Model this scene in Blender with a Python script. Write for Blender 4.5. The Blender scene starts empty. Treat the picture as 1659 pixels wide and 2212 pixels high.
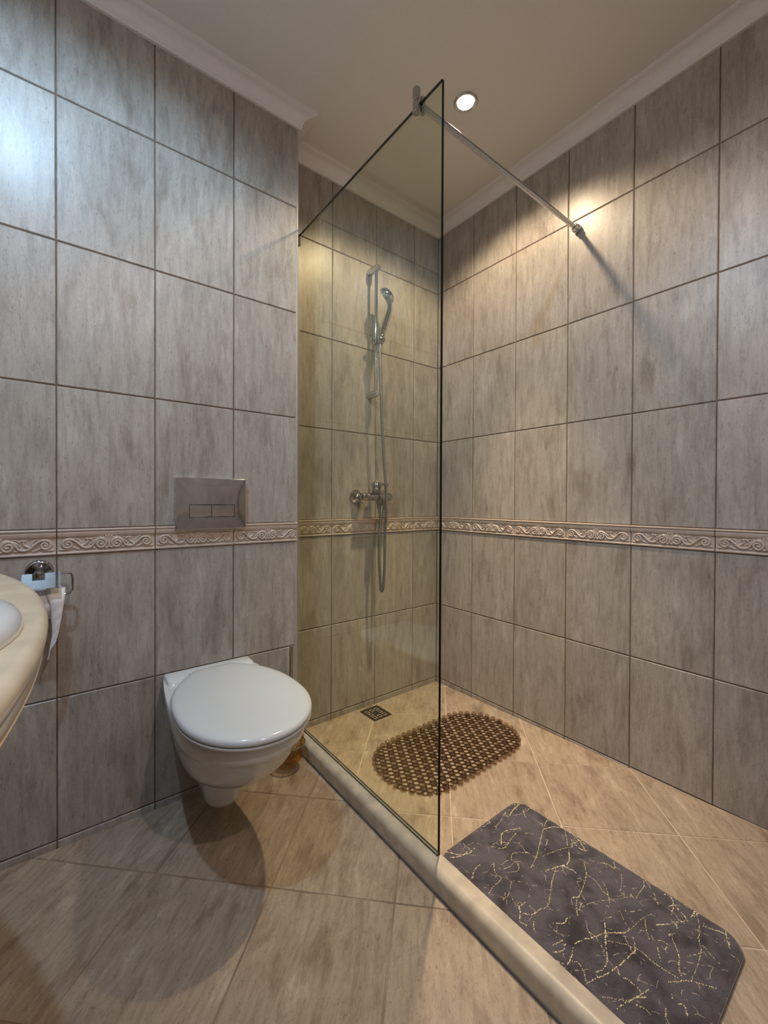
import bpy, math, random
from mathutils import Vector, Matrix

random.seed(7)
scene = bpy.context.scene
COL = scene.collection
pi = math.pi

# ------------------------------------------------------------------ camera
IMG_W, IMG_H = 1659.0, 2212.0
FPX, CX, CY = 907.1754, 826.6739, 1089.9061
YAW, PITCH, ROLL = 0.6596, -0.0082, 0.0044
cam_d = bpy.data.cameras.new('camera')
cam = bpy.data.objects.new('camera', cam_d)
COL.objects.link(cam)
fw = Vector((math.sin(YAW)*math.cos(PITCH), math.cos(YAW)*math.cos(PITCH), math.sin(PITCH)))
rt = Vector((math.cos(YAW), -math.sin(YAW), 0))
up = rt.cross(fw)
r2 = rt*math.cos(ROLL)+up*math.sin(ROLL)
u2 = -rt*math.sin(ROLL)+up*math.cos(ROLL)
m = Matrix((r2, u2, -fw)).transposed().to_4x4()
m.translation = Vector((-1.62995, -1.62119, 0.97574))
cam.matrix_world = m
cam_d.sensor_fit = 'HORIZONTAL'
cam_d.sensor_width = 36.0
cam_d.lens = FPX/IMG_W*36.0
cam_d.shift_x = (IMG_W/2-CX)/IMG_W
cam_d.shift_y = -(IMG_H/2-CY)/IMG_W
cam_d.clip_start = 0.02
scene.camera = cam

# ------------------------------------------------------------------ world, exposure
world = bpy.data.worlds.new('world')
scene.world = world
world.use_nodes = True
world.node_tree.nodes['Background'].inputs[0].default_value = (0.5, 0.5, 0.5, 1)
world.node_tree.nodes['Background'].inputs[1].default_value = 0.0
vs = scene.view_settings
scene.display_settings.display_device = 'sRGB'
vs.view_transform = 'Standard'
vs.look = 'None'
vs.gamma = 1.0
vs.use_curve_mapping = False
vs.exposure = 0.54
scene.cycles.use_denoising = True
scene.cycles.max_bounces = 11
scene.cycles.diffuse_bounces = 6
scene.cycles.glossy_bounces = 4
scene.cycles.transparent_max_bounces = 16
scene.cycles.sample_clamp_indirect = 6.0
scene.cycles.blur_glossy = 0.5
scene.cycles.use_adaptive_sampling = True
scene.cycles.adaptive_threshold = 0.015

# lamps of the room: recessed ceiling downlights (fixtures are built further down)
#          x       y     wide W  beam W  colour          wide half, blend  beam half
LAMPS = [(-0.440, -0.574, 20.0, 125.0, (1.0, 0.79, 0.53), 71, 0.40, 27),
         (-1.770, -0.960, 34.0, 0.0, (0.49, 0.745, 1.0), 86, 0.40, 46),
         (-1.250, -2.250, 28.0, 0.0, (1.0, 0.85, 0.82), 84, 0.30, 46)]
CEIL = 2.443

# ------------------------------------------------------------------ helpers
def link(o, parent=None):
    COL.objects.link(o)
    if parent is not None:
        o.parent = parent
    return o

def mesh(name, verts, faces, smooth=False, mats=(), fmat=None):
    me = bpy.data.meshes.new(name)
    me.from_pydata([tuple(v) for v in verts], [], faces)
    for mt in mats:
        me.materials.append(mt)
    if fmat:
        for p, k in zip(me.polygons, fmat):
            p.material_index = k
    if smooth:
        for p in me.polygons:
            p.use_smooth = True
    me.update()
    return me

def obj(name, me, parent=None, loc=None, mat=None):
    o = bpy.data.objects.new(name, me)
    if mat is not None and len(me.materials) == 0:
        me.materials.append(mat)
    if loc is not None:
        o.location = loc
    return link(o, parent)

def tag(o, label, cat, group=None, kind=None):
    o['label'] = label
    o['category'] = cat
    if group: o['group'] = group
    if kind: o['kind'] = kind
    return o

def thing(name, loc, label, cat, rot=(0, 0, 0)):
    o = bpy.data.objects.new(name, None)
    o.empty_display_size = 0.05
    o.location = loc
    o.rotation_euler = rot
    link(o)
    return tag(o, label, cat)

class MB:
    """collects geometry into one mesh"""
    def __init__(s): s.v = []; s.f = []; s.m = []
    def add(s, v, f, k=0):
        n = len(s.v); s.v += [tuple(p) for p in v]
        s.f += [tuple(i+n for i in q) for q in f]; s.m += [k]*len(f)
        return s
    def build(s, name, mats, parent=None, loc=None, smooth=False, origin=None):
        v = s.v
        if origin is not None:
            v = [(p[0]-origin[0], p[1]-origin[1], p[2]-origin[2]) for p in v]
            loc = origin
        if not isinstance(mats, (list, tuple)): mats = [mats]
        me = mesh(name, v, s.f, smooth, mats, s.m)
        return obj(name, me, parent, loc)

def box_g(x0, x1, y0, y1, z0, z1):
    v = [(x0,y0,z0),(x1,y0,z0),(x1,y1,z0),(x0,y1,z0),(x0,y0,z1),(x1,y0,z1),(x1,y1,z1),(x0,y1,z1)]
    f = [(0,3,2,1),(4,5,6,7),(0,1,5,4),(1,2,6,5),(2,3,7,6),(3,0,4,7)]
    return v, f

def loft_g(rings, cap0=True, cap1=True, closed=True):
    n = len(rings[0]); v = []; f = []
    for r in rings: v += list(r)
    for i in range(len(rings)-1):
        for j in range(n if closed else n-1):
            a = i*n+j; b = i*n+(j+1) % n
            f.append((a, b, b+n, a+n))
    if cap0: f.append(tuple(reversed(range(n))))
    if cap1: f.append(tuple(range((len(rings)-1)*n, len(rings)*n)))
    return v, f

def frame(d):
    d = Vector(d).normalized()
    a = Vector((0, 0, 1)) if abs(d.z) < 0.9 else Vector((1, 0, 0))
    x = a.cross(d).normalized()
    return x, d.cross(x)

def lathe_g(prof, p0, axis, n=24, cap0=True, cap1=True):
    """prof: list of (radius, distance along axis)"""
    ax = Vector(axis).normalized(); x, y = frame(ax); p0 = Vector(p0)
    rings = []
    for r, h in prof:
        rings.append([p0+ax*h+(x*math.cos(2*pi*i/n)+y*math.sin(2*pi*i/n))*r for i in range(n)])
    return loft_g(rings, cap0, cap1)

def cyl_g(p0, p1, r, n=20, ch=0.0):
    p0 = Vector(p0); p1 = Vector(p1); L = (p1-p0).length
    if ch > 0:
        prof = [(r-ch, 0), (r, ch), (r, L-ch), (r-ch, L)]
    else:
        prof = [(r, 0), (r, L)]
    return lathe_g(prof, p0, p1-p0, n)

def catmull(pts, k=8):
    P = [Vector(p) for p in pts]
    P = [P[0]*2-P[1]]+P+[P[-1]*2-P[-2]]
    out = []
    for i in range(1, len(P)-2):
        a, b, c, d = P[i-1:i+3]
        for j in range(k):
            t = j/k
            out.append(0.5*((2*b)+(c-a)*t+(2*a-5*b+4*c-d)*t*t+(3*b-a-3*c+d)*t**3))
    out.append(P[-2])
    return out

def tube_g(pts, rad, n=12, caps=True):
    P = [Vector(p) for p in pts]
    rr = rad if isinstance(rad, (list, tuple)) else [rad]*len(P)
    T = []
    for i in range(len(P)):
        a = P[max(0, i-1)]; b = P[min(len(P)-1, i+1)]
        T.append((b-a).normalized())
    x, y = frame(T[0]); rings = []
    for i, p in enumerate(P):
        x = (x-T[i]*x.dot(T[i])).normalized(); y = T[i].cross(x)
        rings.append([p+(x*math.cos(2*pi*j/n)+y*math.sin(2*pi*j/n))*rr[i] for j in range(n)])
    return loft_g(rings, caps, caps)

def sphere_g(c, rx, ry, rz, nu=20, nv=12):
    v = []; f = []
    c = Vector(c)
    for i in range(1, nv):
        th = pi*i/nv
        for j in range(nu):
            ph = 2*pi*j/nu
            v.append(c+Vector((rx*math.sin(th)*math.cos(ph), ry*math.sin(th)*math.sin(ph), rz*math.cos(th))))
    v.append(c+Vector((0, 0, rz))); v.append(c-Vector((0, 0, rz)))
    a = len(v)-2; b = len(v)-1
    for i in range(nv-2):
        for j in range(nu):
            k = i*nu+j; l = i*nu+(j+1) % nu
            f.append((k, k+nu, l+nu, l))
    for j in range(nu):
        f.append((a, j, (j+1) % nu)); f.append((b, (nv-2)*nu+(j+1) % nu, (nv-2)*nu+j))
    return v, f

def smooth_by_angle(o, ang=35):
    me = o.data
    for p in me.polygons: p.use_smooth = True
    try:
        me.set_sharp_from_angle(angle=math.radians(ang))
    except Exception:
        pass
    return o

# ------------------------------------------------------------------ materials
def new_mat(name):
    mt = bpy.data.materials.new(name); mt.use_nodes = True
    nt = mt.node_tree
    b = nt.nodes['Principled BSDF']
    return mt, nt, b

def N(nt, t, **kw):
    n = nt.nodes.new(t)
    for k, v in kw.items():
        if k in n.inputs: n.inputs[k].default_value = v
        else: setattr(n, k, v)
    return n

def simple(name, col, rough=0.5, metal=0.0, spec=0.5, noise=0.0, nscale=40.0, bump=0.0, coat=0.0, trans=0.0):
    mt, nt, b = new_mat(name)
    b.inputs['Roughness'].default_value = rough
    b.inputs['Metallic'].default_value = metal
    b.inputs['Specular IOR Level'].default_value = spec
    b.inputs['Coat Weight'].default_value = coat
    b.inputs['Transmission Weight'].default_value = trans
    tc = N(nt, 'ShaderNodeTexCoord')
    nz = N(nt, 'ShaderNodeTexNoise'); nz.inputs['Scale'].default_value = nscale; nz.inputs['Detail'].default_value = 4
    nt.links.new(tc.outputs['Object'], nz.inputs['Vector'])
    rp = N(nt, 'ShaderNodeValToRGB')
    rp.color_ramp.elements[0].position = 0.3; rp.color_ramp.elements[1].position = 0.7
    rp.color_ramp.elements[0].color = tuple(c*(1-noise) for c in col)+(1,)
    rp.color_ramp.elements[1].color = tuple(min(1, c*(1+noise)) for c in col)+(1,)
    nt.links.new(nz.outputs['Fac'], rp.inputs['Fac'])
    nt.links.new(rp.outputs['Color'], b.inputs['Base Color'])
    if bump > 0:
        bp = N(nt, 'ShaderNodeBump'); bp.inputs['Strength'].default_value = bump; bp.inputs['Distance'].default_value = 0.002
        nt.links.new(nz.outputs['Fac'], bp.inputs['Height']); nt.links.new(bp.outputs['Normal'], b.inputs['Normal'])
    return mt

def stone(name, dark, mid, light, axis, rough=0.3, scale=1.0, fine=0.35, bump=0.15, stain=0.0, streak=1.0, spec=0.5, along=1.0):
    """glazed travertine-look ceramic; streaks run along local axis (0,1,2)"""
    mt, nt, b = new_mat(name)
    tc = N(nt, 'ShaderNodeTexCoord'); oi = N(nt, 'ShaderNodeObjectInfo')
    mul = N(nt, 'ShaderNodeMath', operation='MULTIPLY'); mul.inputs[1].default_value = 37.0
    nt.links.new(oi.outputs['Random'], mul.inputs[0])
    comb = N(nt, 'ShaderNodeCombineXYZ')
    for i in range(3): nt.links.new(mul.outputs[0], comb.inputs[i])
    add = N(nt, 'ShaderNodeVectorMath', operation='ADD')
    nt.links.new(tc.outputs['Object'], add.inputs[0]); nt.links.new(comb.outputs[0], add.inputs[1])
    def nz(sc_across, sc_along, detail, dist=0.0, rough_=0.55):
        mp = N(nt, 'ShaderNodeMapping')
        s = [sc_across*scale]*3; s[axis] = sc_along*scale
        mp.inputs['Scale'].default_value = s
        nt.links.new(add.outputs[0], mp.inputs['Vector'])
        n = N(nt, 'ShaderNodeTexNoise'); n.inputs['Scale'].default_value = 1.0; n.inputs['Detail'].default_value = detail
        n.inputs['Roughness'].default_value = rough_; n.inputs['Distortion'].default_value = dist
        nt.links.new(mp.outputs[0], n.inputs['Vector'])
        return n.outputs['Fac']
    def ramp(fac, stops):
        r = N(nt, 'ShaderNodeValToRGB')
        el = r.color_ramp.elements
        while len(el) < len(stops): el.new(0.5)
        for e, (p, c) in zip(el, stops):
            e.position = p; e.color = tuple(c)+(1,) if len(c) == 3 else c
        nt.links.new(fac, r.inputs['Fac'])
        return r.outputs['Color']
    a = nz(13*streak, 3.4*along, 6, 0.35, 0.62)
    c1 = ramp(a, [(0.34, dark), (0.47, mid), (0.56, mid), (0.68, light)])
    # finer vertical streaks
    a2 = nz(62*streak, 7.0*along, 5, 0.5, 0.6)
    v2 = ramp(a2, [(0.34, (0.80, 0.79, 0.78)), (0.50, (1, 1, 1)), (0.66, (1.12, 1.12, 1.12))])
    mx0 = N(nt, 'ShaderNodeMixRGB', blend_type='MULTIPLY'); mx0.inputs['Fac'].default_value = 0.85
    nt.links.new(c1, mx0.inputs['Color1']); nt.links.new(v2, mx0.inputs['Color2'])
    # pitted flecks
    bnoise = nz(230, 46*along, 5, 0.9, 0.66)
    v = ramp(bnoise, [(0.32, (0.42, 0.40, 0.38)), (0.43, (1, 1, 1)), (0.58, (1, 1, 1)), (0.70, (1.30, 1.30, 1.30))])
    mx = N(nt, 'ShaderNodeMixRGB', blend_type='MULTIPLY'); mx.inputs['Fac'].default_value = fine
    nt.links.new(mx0.outputs['Color'], mx.inputs['Color1']); nt.links.new(v, mx.inputs['Color2'])
    # short grain
    g = nz(620, 200, 3, 0.3)
    gv = ramp(g, [(0.3, (0.84, 0.84, 0.84)), (0.7, (1.10, 1.10, 1.10))])
    mx2 = N(nt, 'ShaderNodeMixRGB', blend_type='MULTIPLY'); mx2.inputs['Fac'].default_value = 0.6
    nt.links.new(mx.outputs['Color'], mx2.inputs['Color1']); nt.links.new(gv, mx2.inputs['Color2'])
    # per-piece brightness
    br = N(nt, 'ShaderNodeMapRange'); br.inputs['To Min'].default_value = 0.93; br.inputs['To Max'].default_value = 1.06
    nt.links.new(oi.outputs['Random'], br.inputs['Value'])
    mx3 = N(nt, 'ShaderNodeMixRGB', blend_type='MULTIPLY'); mx3.inputs['Fac'].default_value = 1.0
    nt.links.new(mx2.outputs['Color'], mx3.inputs['Color1']); nt.links.new(br.outputs[0], mx3.inputs['Color2'])
    nt.links.new(mx3.outputs['Color'], b.inputs['Base Color'])
    b.inputs['Roughness'].default_value = rough
    b.inputs['Specular IOR Level'].default_value = spec
    bp = N(nt, 'ShaderNodeBump'); bp.inputs['Strength'].default_value = bump; bp.inputs['Distance'].default_value = 0.0015
    nt.links.new(bnoise, bp.inputs['Height']); nt.links.new(bp.outputs['Normal'], b.inputs['Normal'])
    return mt

M = {}
M['tile'] = stone('wall_tile_glaze', (0.300, 0.258, 0.222), (0.390, 0.348, 0.308), (0.465, 0.425, 0.385), 2, rough=0.34, bump=0.10, fine=0.58, spec=0.32, along=1.3)
M['border'] = simple('border_glaze', (0.53, 0.435, 0.37), rough=0.33, noise=0.07, nscale=60, bump=0.05)
M['ftile'] = stone('floor_tile', (0.285, 0.208, 0.148), (0.395, 0.305, 0.226), (0.490, 0.400, 0.310), 0, rough=0.38, fine=0.62, bump=0.2, streak=1.4, spec=0.4, along=2.2)
M['strip'] = stone('strip_tile', (0.27, 0.215, 0.165), (0.345, 0.285, 0.228), (0.43, 0.37, 0.31), 0, rough=0.35, fine=0.4)
M['grout'] = simple('grout', (0.155, 0.108, 0.080), rough=0.85, noise=0.25, nscale=30, spec=0.2)
M['fgrout'] = simple('floor_grout', (0.30, 0.215, 0.15), rough=0.85, noise=0.45, nscale=5, spec=0.2)
M['sgrout'] = simple('shower_grout', (0.56, 0.44, 0.33), rough=0.8, noise=0.12, nscale=20, spec=0.2)
M['paint'] = simple('ceiling_paint', (0.74, 0.71, 0.67), rough=0.8, noise=0.02, nscale=200, bump=0.02)
M['cornice'] = simple('cornice_paint', (0.76, 0.73, 0.72), rough=0.6, noise=0.02, nscale=60)
M['chrome'] = simple('chrome', (0.45, 0.46, 0.47), rough=0.06, metal=1.0, noise=0.02)
M['satin'] = simple('satin_chrome', (0.55, 0.55, 0.56), rough=0.22, metal=1.0, noise=0.03)
M['darkchrome'] = simple('dark_chrome', (0.40, 0.39, 0.38), rough=0.10, metal=1.0, noise=0.05)
M['hose'] = simple('hose_metal', (0.26, 0.265, 0.27), rough=0.35, metal=0.7, noise=0.1)
M['mirror'] = simple('polished_chrome', (0.70, 0.69, 0.70), rough=0.07, metal=1.0, noise=0.02, nscale=8)
M['darkmetal'] = simple('dark_steel', (0.11, 0.10, 0.09), rough=0.35, metal=0.8, noise=0.2, nscale=120)
M['black'] = simple('black_gap', (0.012, 0.011, 0.010), rough=0.6, noise=0.2)
M['ceramic'] = simple('white_ceramic', (0.70, 0.71, 0.72), rough=0.10, noise=0.01, nscale=8, coat=0.3)
M['plastic'] = simple('white_plastic', (0.66, 0.675, 0.69), rough=0.16, noise=0.01, nscale=8)
M['paper'] = simple('toilet_paper', (0.80, 0.77, 0.78), rough=0.9, noise=0.05, nscale=180, bump=0.3, spec=0.1)
M['marble'] = simple('cream_marble', (0.66, 0.545, 0.40), rough=0.22, noise=0.10, nscale=22, bump=0.03)
M['kerb'] = simple('kerb_stone', (0.53, 0.455, 0.355), rough=0.38, noise=0.20, nscale=24, bump=0.08)
M['trimcol'] = simple('corner_profile', (0.42, 0.37, 0.33), rough=0.35, noise=0.03)
M['rubber'] = simple('dark_seal', (0.05, 0.055, 0.045), rough=0.4, noise=0.1)

def glass_mat(name, tint, edge=False, ior_f0=0.045, rough=0.0):
    """clear sheet: tinted straight transmission plus a Schlick reflection"""
    mt = bpy.data.materials.new(name); mt.use_nodes = True
    nt = mt.node_tree; nt.nodes.clear()
    out = N(nt, 'ShaderNodeOutputMaterial')
    tr = N(nt, 'ShaderNodeBsdfTransparent'); tr.inputs['Color'].default_value = tint+(1,)
    gl = N(nt, 'ShaderNodeBsdfGlossy'); gl.inputs['Roughness'].default_value = rough; gl.inputs['Color'].default_value = (1, 1, 1, 1)
    lw = N(nt, 'ShaderNodeLayerWeight'); lw.inputs['Blend'].default_value = 0.5
    pw = N(nt, 'ShaderNodeMath', operation='POWER'); pw.inputs[1].default_value = 5.0
    nt.links.new(lw.outputs['Facing'], pw.inputs[0])
    mr = N(nt, 'ShaderNodeMapRange'); mr.inputs['To Min'].default_value = ior_f0; mr.inputs['To Max'].default_value = 1.0
    nt.links.new(pw.outputs[0], mr.inputs['Value'])
    mx = N(nt, 'ShaderNodeMixShader')
    nt.links.new(mr.outputs[0], mx.inputs['Fac']); nt.links.new(tr.outputs[0], mx.inputs[1]); nt.links.new(gl.outputs[0], mx.inputs[2])
    nt.links.new(mx.outputs[0], out.inputs['Surface'])
    return mt
M['glass'] = glass_mat('clear_glass', (0.935, 0.950, 0.875))
M['glassedge'] = simple('glass_edge', (0.005, 0.008, 0.006), rough=0.25, noise=0.1, spec=0.2)
M['amber'] = glass_mat('amber_glass', (0.93, 0.76, 0.42), ior_f0=0.05)
M['matgel'] = glass_mat('brown_vinyl', (0.50, 0.43, 0.37), ior_f0=0.05, rough=0.10)
M['bubgel'] = glass_mat('brown_vinyl_bubble', (0.74, 0.67, 0.59), ior_f0=0.06, rough=0.03)

def emis(name, col, st):
    mt, nt, b = new_mat(name)
    b.inputs['Base Color'].default_value = (0.9, 0.9, 0.9, 1)
    b.inputs['Emission Color'].default_value = col+(1,)
    b.inputs['Emission Strength'].default_value = st
    return mt

# ================================================================== ROOM SHELL
TW, GAP = 0.2442, 0.0034
XS, YR = -2.1195, -2.4413          # side wall (washbasin) and rear wall (door side)
YA = -0.1437                       # face of the toilet wall
XE = -0.900                        # its outer corner
ROWS = [(-0.02, 0.022), (0.022, 0.421), (0.421, 0.821), (0.821, 0.893), (0.893, 1.293), (1.293, 1.693), (1.693, 2.093), (2.093, 2.40)]
A_X = [XS, -1.875, -1.631, -1.387, -1.1425, XE]
B_X = [XE, -0.660, -0.416, -0.172, 0.0]
C_Y = [0.0]+[-0.2437-TW*k for k in range(10)]

def shell_box(name, dims, mat, label, cat='wall'):
    g = box_g(*dims)
    o = MB().add(*g).build(name, mat)
    return tag(o, label, cat, kind='structure')

walls = {}
walls['A'] = shell_box('wall_left', (XS-0.12, XE-0.003, YA+0.003, 0.12, -0.1, 2.6), M['grout'], 'grey beige tiled wall behind the toilet')
walls['B'] = shell_box('wall_back', (XE-0.003, 0.12, 0.003, 0.12, -0.1, 2.6), M['grout'], 'beige tiled wall carrying the shower rail')
walls['C'] = shell_box('wall_right', (0.003, 0.12, YR-0.12, 0.003, -0.1, 2.6), M['grout'], 'long beige tiled wall right of the shower')
walls['D'] = shell_box('wall_side', (XS-0.12, XS-0.003, YR-0.12, YA+0.003, -0.1, 2.6), M['grout'], 'tiled wall behind the washbasin counter')
walls['E'] = shell_box('wall_rear', (XS-0.003, 0.003, YR-0.12, YR-0.003, -0.1, 2.6), M['grout'], 'tiled wall facing the toilet across the room')

_tm = {}
def tile_mesh(w, h, t=0.007, bv=0.0022):
    k = (round(w, 3), round(h, 3))
    if k in _tm: return _tm[k]
    a, b = w/2, h/2
    v = [(-a, t, -b), (a, t, -b), (a, t, b), (-a, t, b),
         (-a, bv, -b), (a, bv, -b), (a, bv, b), (-a, bv, b),
         (-a+bv, 0, -b+bv), (a-bv, 0, -b+bv), (a-bv, 0, b-bv), (-a+bv, 0, b-bv)]
    f = []
    for i in range(4):
        j = (i+1) % 4
        f.append((i, j, j+4, i+4)); f.append((i+4, j+4, j+8, i+8))
    f.append((8, 9, 10, 11))
    me = mesh('tile', v, f, mats=[M['tile']])
    _tm[k] = me
    return me

# ---- relief of the decorative border tile, sampled as a height field
def spiral(cx, cz, r0, turns, start, cw, n=46, rend=0.0012):
    pts = []
    for i in range(n):
        t = i/(n-1)
        ang = start+(-1 if cw else 1)*turns*2*pi*t
        r = r0*(1-t)**0.85+rend
        pts.append((cx+r*math.cos(ang), cz+r*math.sin(ang)))
    return pts
def bez(p0, p1, p2, p3, n=20):
    out = []
    for i in range(n):
        t = i/(n-1); s = 1-t
        out.append(tuple(s**3*p0[k]+3*s*s*t*p1[k]+3*s*t*t*p2[k]+t**3*p3[k] for k in (0, 1)))
    return out
def border_curves():
    mm = 0.001
    C = []   # (points, r_start, r_end, height)
    # coordinates in mm from tile centre; half tile is 120 mm wide, relief band z -25..+11
    L = []
    L.append((spiral(-97, -7, 13.5, 1.75, pi*0.5, False), 3.6, 2.6, 1.0))          # end volute
    L.append((bez((-97, 6.5), (-84, 8), (-78, -2), (-66, -14)), 3.6, 3.2, 0.95))      # its stem going down
    L.append((bez((-66, -14), (-58, -21), (-46, -21), (-40, -14)), 3.2, 3.0, 0.95))
    L.append((bez((-40, -14), (-34, -4), (-30, 6), (-20, 6.5)), 3.0, 3.2, 0.95))
    L.append((spiral(-20, -8.5, 14.5, 1.8, pi*0.52, True), 3.8, 2.8, 1.05))        # large volute by the palmette
    L.append((bez((-64, -12), (-52, -6), (-46, 2), (-56, 7)), 2.6, 1.6, 0.8))         # leaves
    L.append((bez((-56, 7), (-50, 9), (-44, 7), (-43, 3)), 1.8, 2.2, 0.8))
    L.append((bez((-70, -8), (-66, 2), (-74, 8), (-84, 9.5)), 2.4, 1.2, 0.75))
    L.append((bez((-44, -8), (-36, 4), (-30, 9), (-12, 9)), 2.2, 1.4, 0.85))
    L.append((bez((-42, 6), (-34, 11), (-26, 11), (-14, 12)), 1.6, 1.2, 0.75))
    L.append((bez((-114, -21), (-104, -23), (-92, -23), (-84, -17)), 2.4, 1.4, 0.7))
    L.append((bez((-88, -14), (-80, -18), (-78, -22), (-70, -22)), 2.2, 1.4, 0.75))
    L.append((bez((-34, -20), (-38, -22), (-44, -20), (-48, -12)), 2.2, 1.2, 0.8))
    for pts, a, b_, h in L:
        C.append((pts, a, b_, h)); C.append(([(-x, z) for x, z in pts], a, b_, h))
    for ang, ln in ((90, 24), (72, 23), (108, 23), (55, 21), (125, 21), (38, 19), (142, 19)):
        a = math.radians(ang)
        C.append(([(math.cos(a)*ln*t/10, -9+math.sin(a)*ln*t/10) for t in range(2, 11)], 1.4, 2.7, 1.25))
    C.append(([(-7, -21), (0, -18), (7, -21)], 3.2, 3.2, 1.0))
    C.append(([(0, -16), (0, -8)], 3.5, 3.0, 1.1))
    return C
def border_mesh(u0, u1):
    import numpy as np
    C = border_curves()
    nu = max(8, int((u1-u0)/0.241*168)); nv = 50
    us = np.linspace(u0, u1, nu); vz = np.linspace(-0.036, 0.036, nv)
    U, V = np.meshgrid(us*1000, vz*1000)
    # moulding profile: top bead, groove, cove, groove, field, bottom bead
    prof_z = [-36, -35, -33, -29.5, -28.5, -27, 11, 12.5, 13.5, 17, 22, 26, 27, 28, 30, 33, 35, 36]
    prof_h = [0.5, 3.5, 6.2, 6.2, 4.6, 0.6, 0.6, 1.4, 4.6, 6.2, 7.4, 7.8, 5.4, 5.4, 9.2, 10.2, 9.0, 4.0]
    H = np.interp(V, prof_z, prof_h)
    R = np.zeros_like(U)
    for pts, a, b_, h in C:
        n = len(pts)
        P = []
        for i in range(n-1):
            for t in (0, 0.34, 0.67): P.append((pts[i][0]+(pts[i+1][0]-pts[i][0])*t, pts[i][1]+(pts[i+1][1]-pts[i][1])*t, (i+t)/(n-1)))
        P.append(pts[-1]+(1.0,))
        for x, z, t in P:
            r = (a+(b_-a)*t)*1.12
            d2 = (U-x)**2+(V-z)**2
            R = np.maximum(R, h*np.sqrt(np.clip(1-d2/(r*r), 0, 1))*(0.55+0.45*r/3.5))
    H = np.where(R > 0, np.maximum(H, 0.8+6.8*R), H)/1000.0
    v = []; f = []
    for j in range(nv):
        for i in range(nu):
            v.append((float(us[i]), -float(H[j, i])+0.001, float(vz[j])))
    for j in range(nv-1):
        for i in range(nu-1):
            k = j*nu+i
            f.append((k, k+1, k+nu+1, k+nu))
    # closed back: rim skirts
    base = len(v)
    loop = [i for i in range(nu)]+[j*nu+nu-1 for j in range(1, nv)]+[(nv-1)*nu+i for i in range(nu-2, -1, -1)]+[j*nu for j in range(nv-2, 0, -1)]
    for i in loop: v.append((v[i][0], 0.006, v[i][2]))
    n = len(loop)
    for i in range(n):
        f.append((loop[(i+1) % n], loop[i], base+i, base+(i+1) % n))
    return mesh('border_tile', v, f, smooth=True, mats=[M['border']])
_bm = {}

def tile_wall(key, edges, frame_):
    """frame_(u,z) -> (location, rot_z); edges = joints along the wall"""
    par = walls[key]
    for i in range(len(edges)-1):
        a, b = edges[i], edges[i+1]
        w = abs(b-a)-GAP
        for z0, z1 in ROWS:
            zc = (z0+z1)/2; h = z1-z0-GAP
            loc, rz = frame_((a+b)/2, zc)
            if abs(z0-0.821) < 1e-4:
                full = abs(b-a) > 0.235
                k = round(w, 3)
                if k not in _bm:
                    _bm[k] = border_mesh(-w/2, w/2) if full else border_mesh(-0.1205, -0.1205+w)
                    if not full:
                        for vv in _bm[k].vertices: vv.co.x -= -0.1205+w/2
                o = obj('border_tile', _bm[k], par, loc)
            else:
                o = obj('tile', tile_mesh(w, h), par, loc)
                if z1 < 0.03: o.name = 'skirting_strip'
            o.rotation_euler = (0, 0, rz)

tile_wall('A', A_X, lambda u, z: ((u, YA, z), 0))
tile_wall('B', B_X, lambda u, z: ((u, 0.0, z), 0))
tile_wall('C', C_Y, lambda u, z: ((0.0, u, z), -pi/2))
D_Y = [YA-0.0]+[YA-TW*k for k in range(1, 10)]+[YR]
tile_wall('D', D_Y, lambda u, z: ((XS, u, z), pi/2))
E_X = [XS+TW*k for k in range(9)]+[0.0]
tile_wall('E', E_X, lambda u, z: ((u, YR, z), pi))

# return of the toilet wall into the shower: narrow tiles
for z0, z1 in ROWS:
    o = obj('tile', tile_mesh(abs(YA)-0.004, z1-z0-GAP), walls['A'], (XE, YA/2, (z0+z1)/2))
    o.rotation_euler = (0, 0, pi/2)

# corner profile on the outer edge of the toilet wall
g = lathe_g([(0.0055, 0), (0.0055, 2.39)], (XE-0.0035, YA+0.0035, 0), (0, 0, 1), 12)
tag(smooth_by_angle(MB().add(*g).build('trim_1', M['trimcol'])), 'slim rounded profile on the outer edge of the toilet wall', 'edge trim', kind='structure')

# ---- ceiling and cornice
tag(MB().add(*box_g(XS-0.12, 0.12, YR-0.12, 0.12, CEIL, CEIL+0.1)).build('ceiling', M['paint']), 'plain pale ceiling with recessed downlight', 'ceiling', kind='structure')
CP = [(0.0, -0.053), (0.009, -0.053), (0.011, -0.0505), (0.0115, -0.046)]
for k in range(1, 9):
    t = k/8*pi/2
    CP.append((0.0115+0.034*(1-math.cos(t)), -0.046+0.036*math.sin(t)))
CP += [(0.049, -0.0095), (0.052, -0.007), (0.055, -0.0065), (0.055, 0.001), (0.0, 0.001)]
def cornice(name, p0, p1, nrm, m0, m1, label):
    """m0/m1 = mitre: +1 inner corner (shortened), -1 outer corner (lengthened), 0 square"""
    d = Vector((p1[0]-p0[0], p1[1]-p0[1], 0)).normalized(); nn = Vector((nrm[0], nrm[1], 0))
    r0 = []; r1 = []
    for o_, z in CP:
        r0.append(Vector((p0[0], p0[1], CEIL+z))+nn*o_+d*o_*m0)
        r1.append(Vector((p1[0], p1[1], CEIL+z))+nn*o_-d*o_*m1)
    g = loft_g([r0, r1])
    tag(smooth_by_angle(MB().add(*g).build(name, M['cornice'])), label, 'cornice', kind='structure')
cornice('trim_2', (XS, YA), (XE, YA), (0, -1), 1, -1, 'white coved cornice above the toilet wall')
cornice('trim_3', (XE, YA), (XE, 0), (1, 0), -1, 1, 'short return of the white coved cornice into the shower')
cornice('trim_4', (XE, 0), (0, 0), (0, -1), 1, 1, 'white coved cornice above the shower rail')
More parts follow.
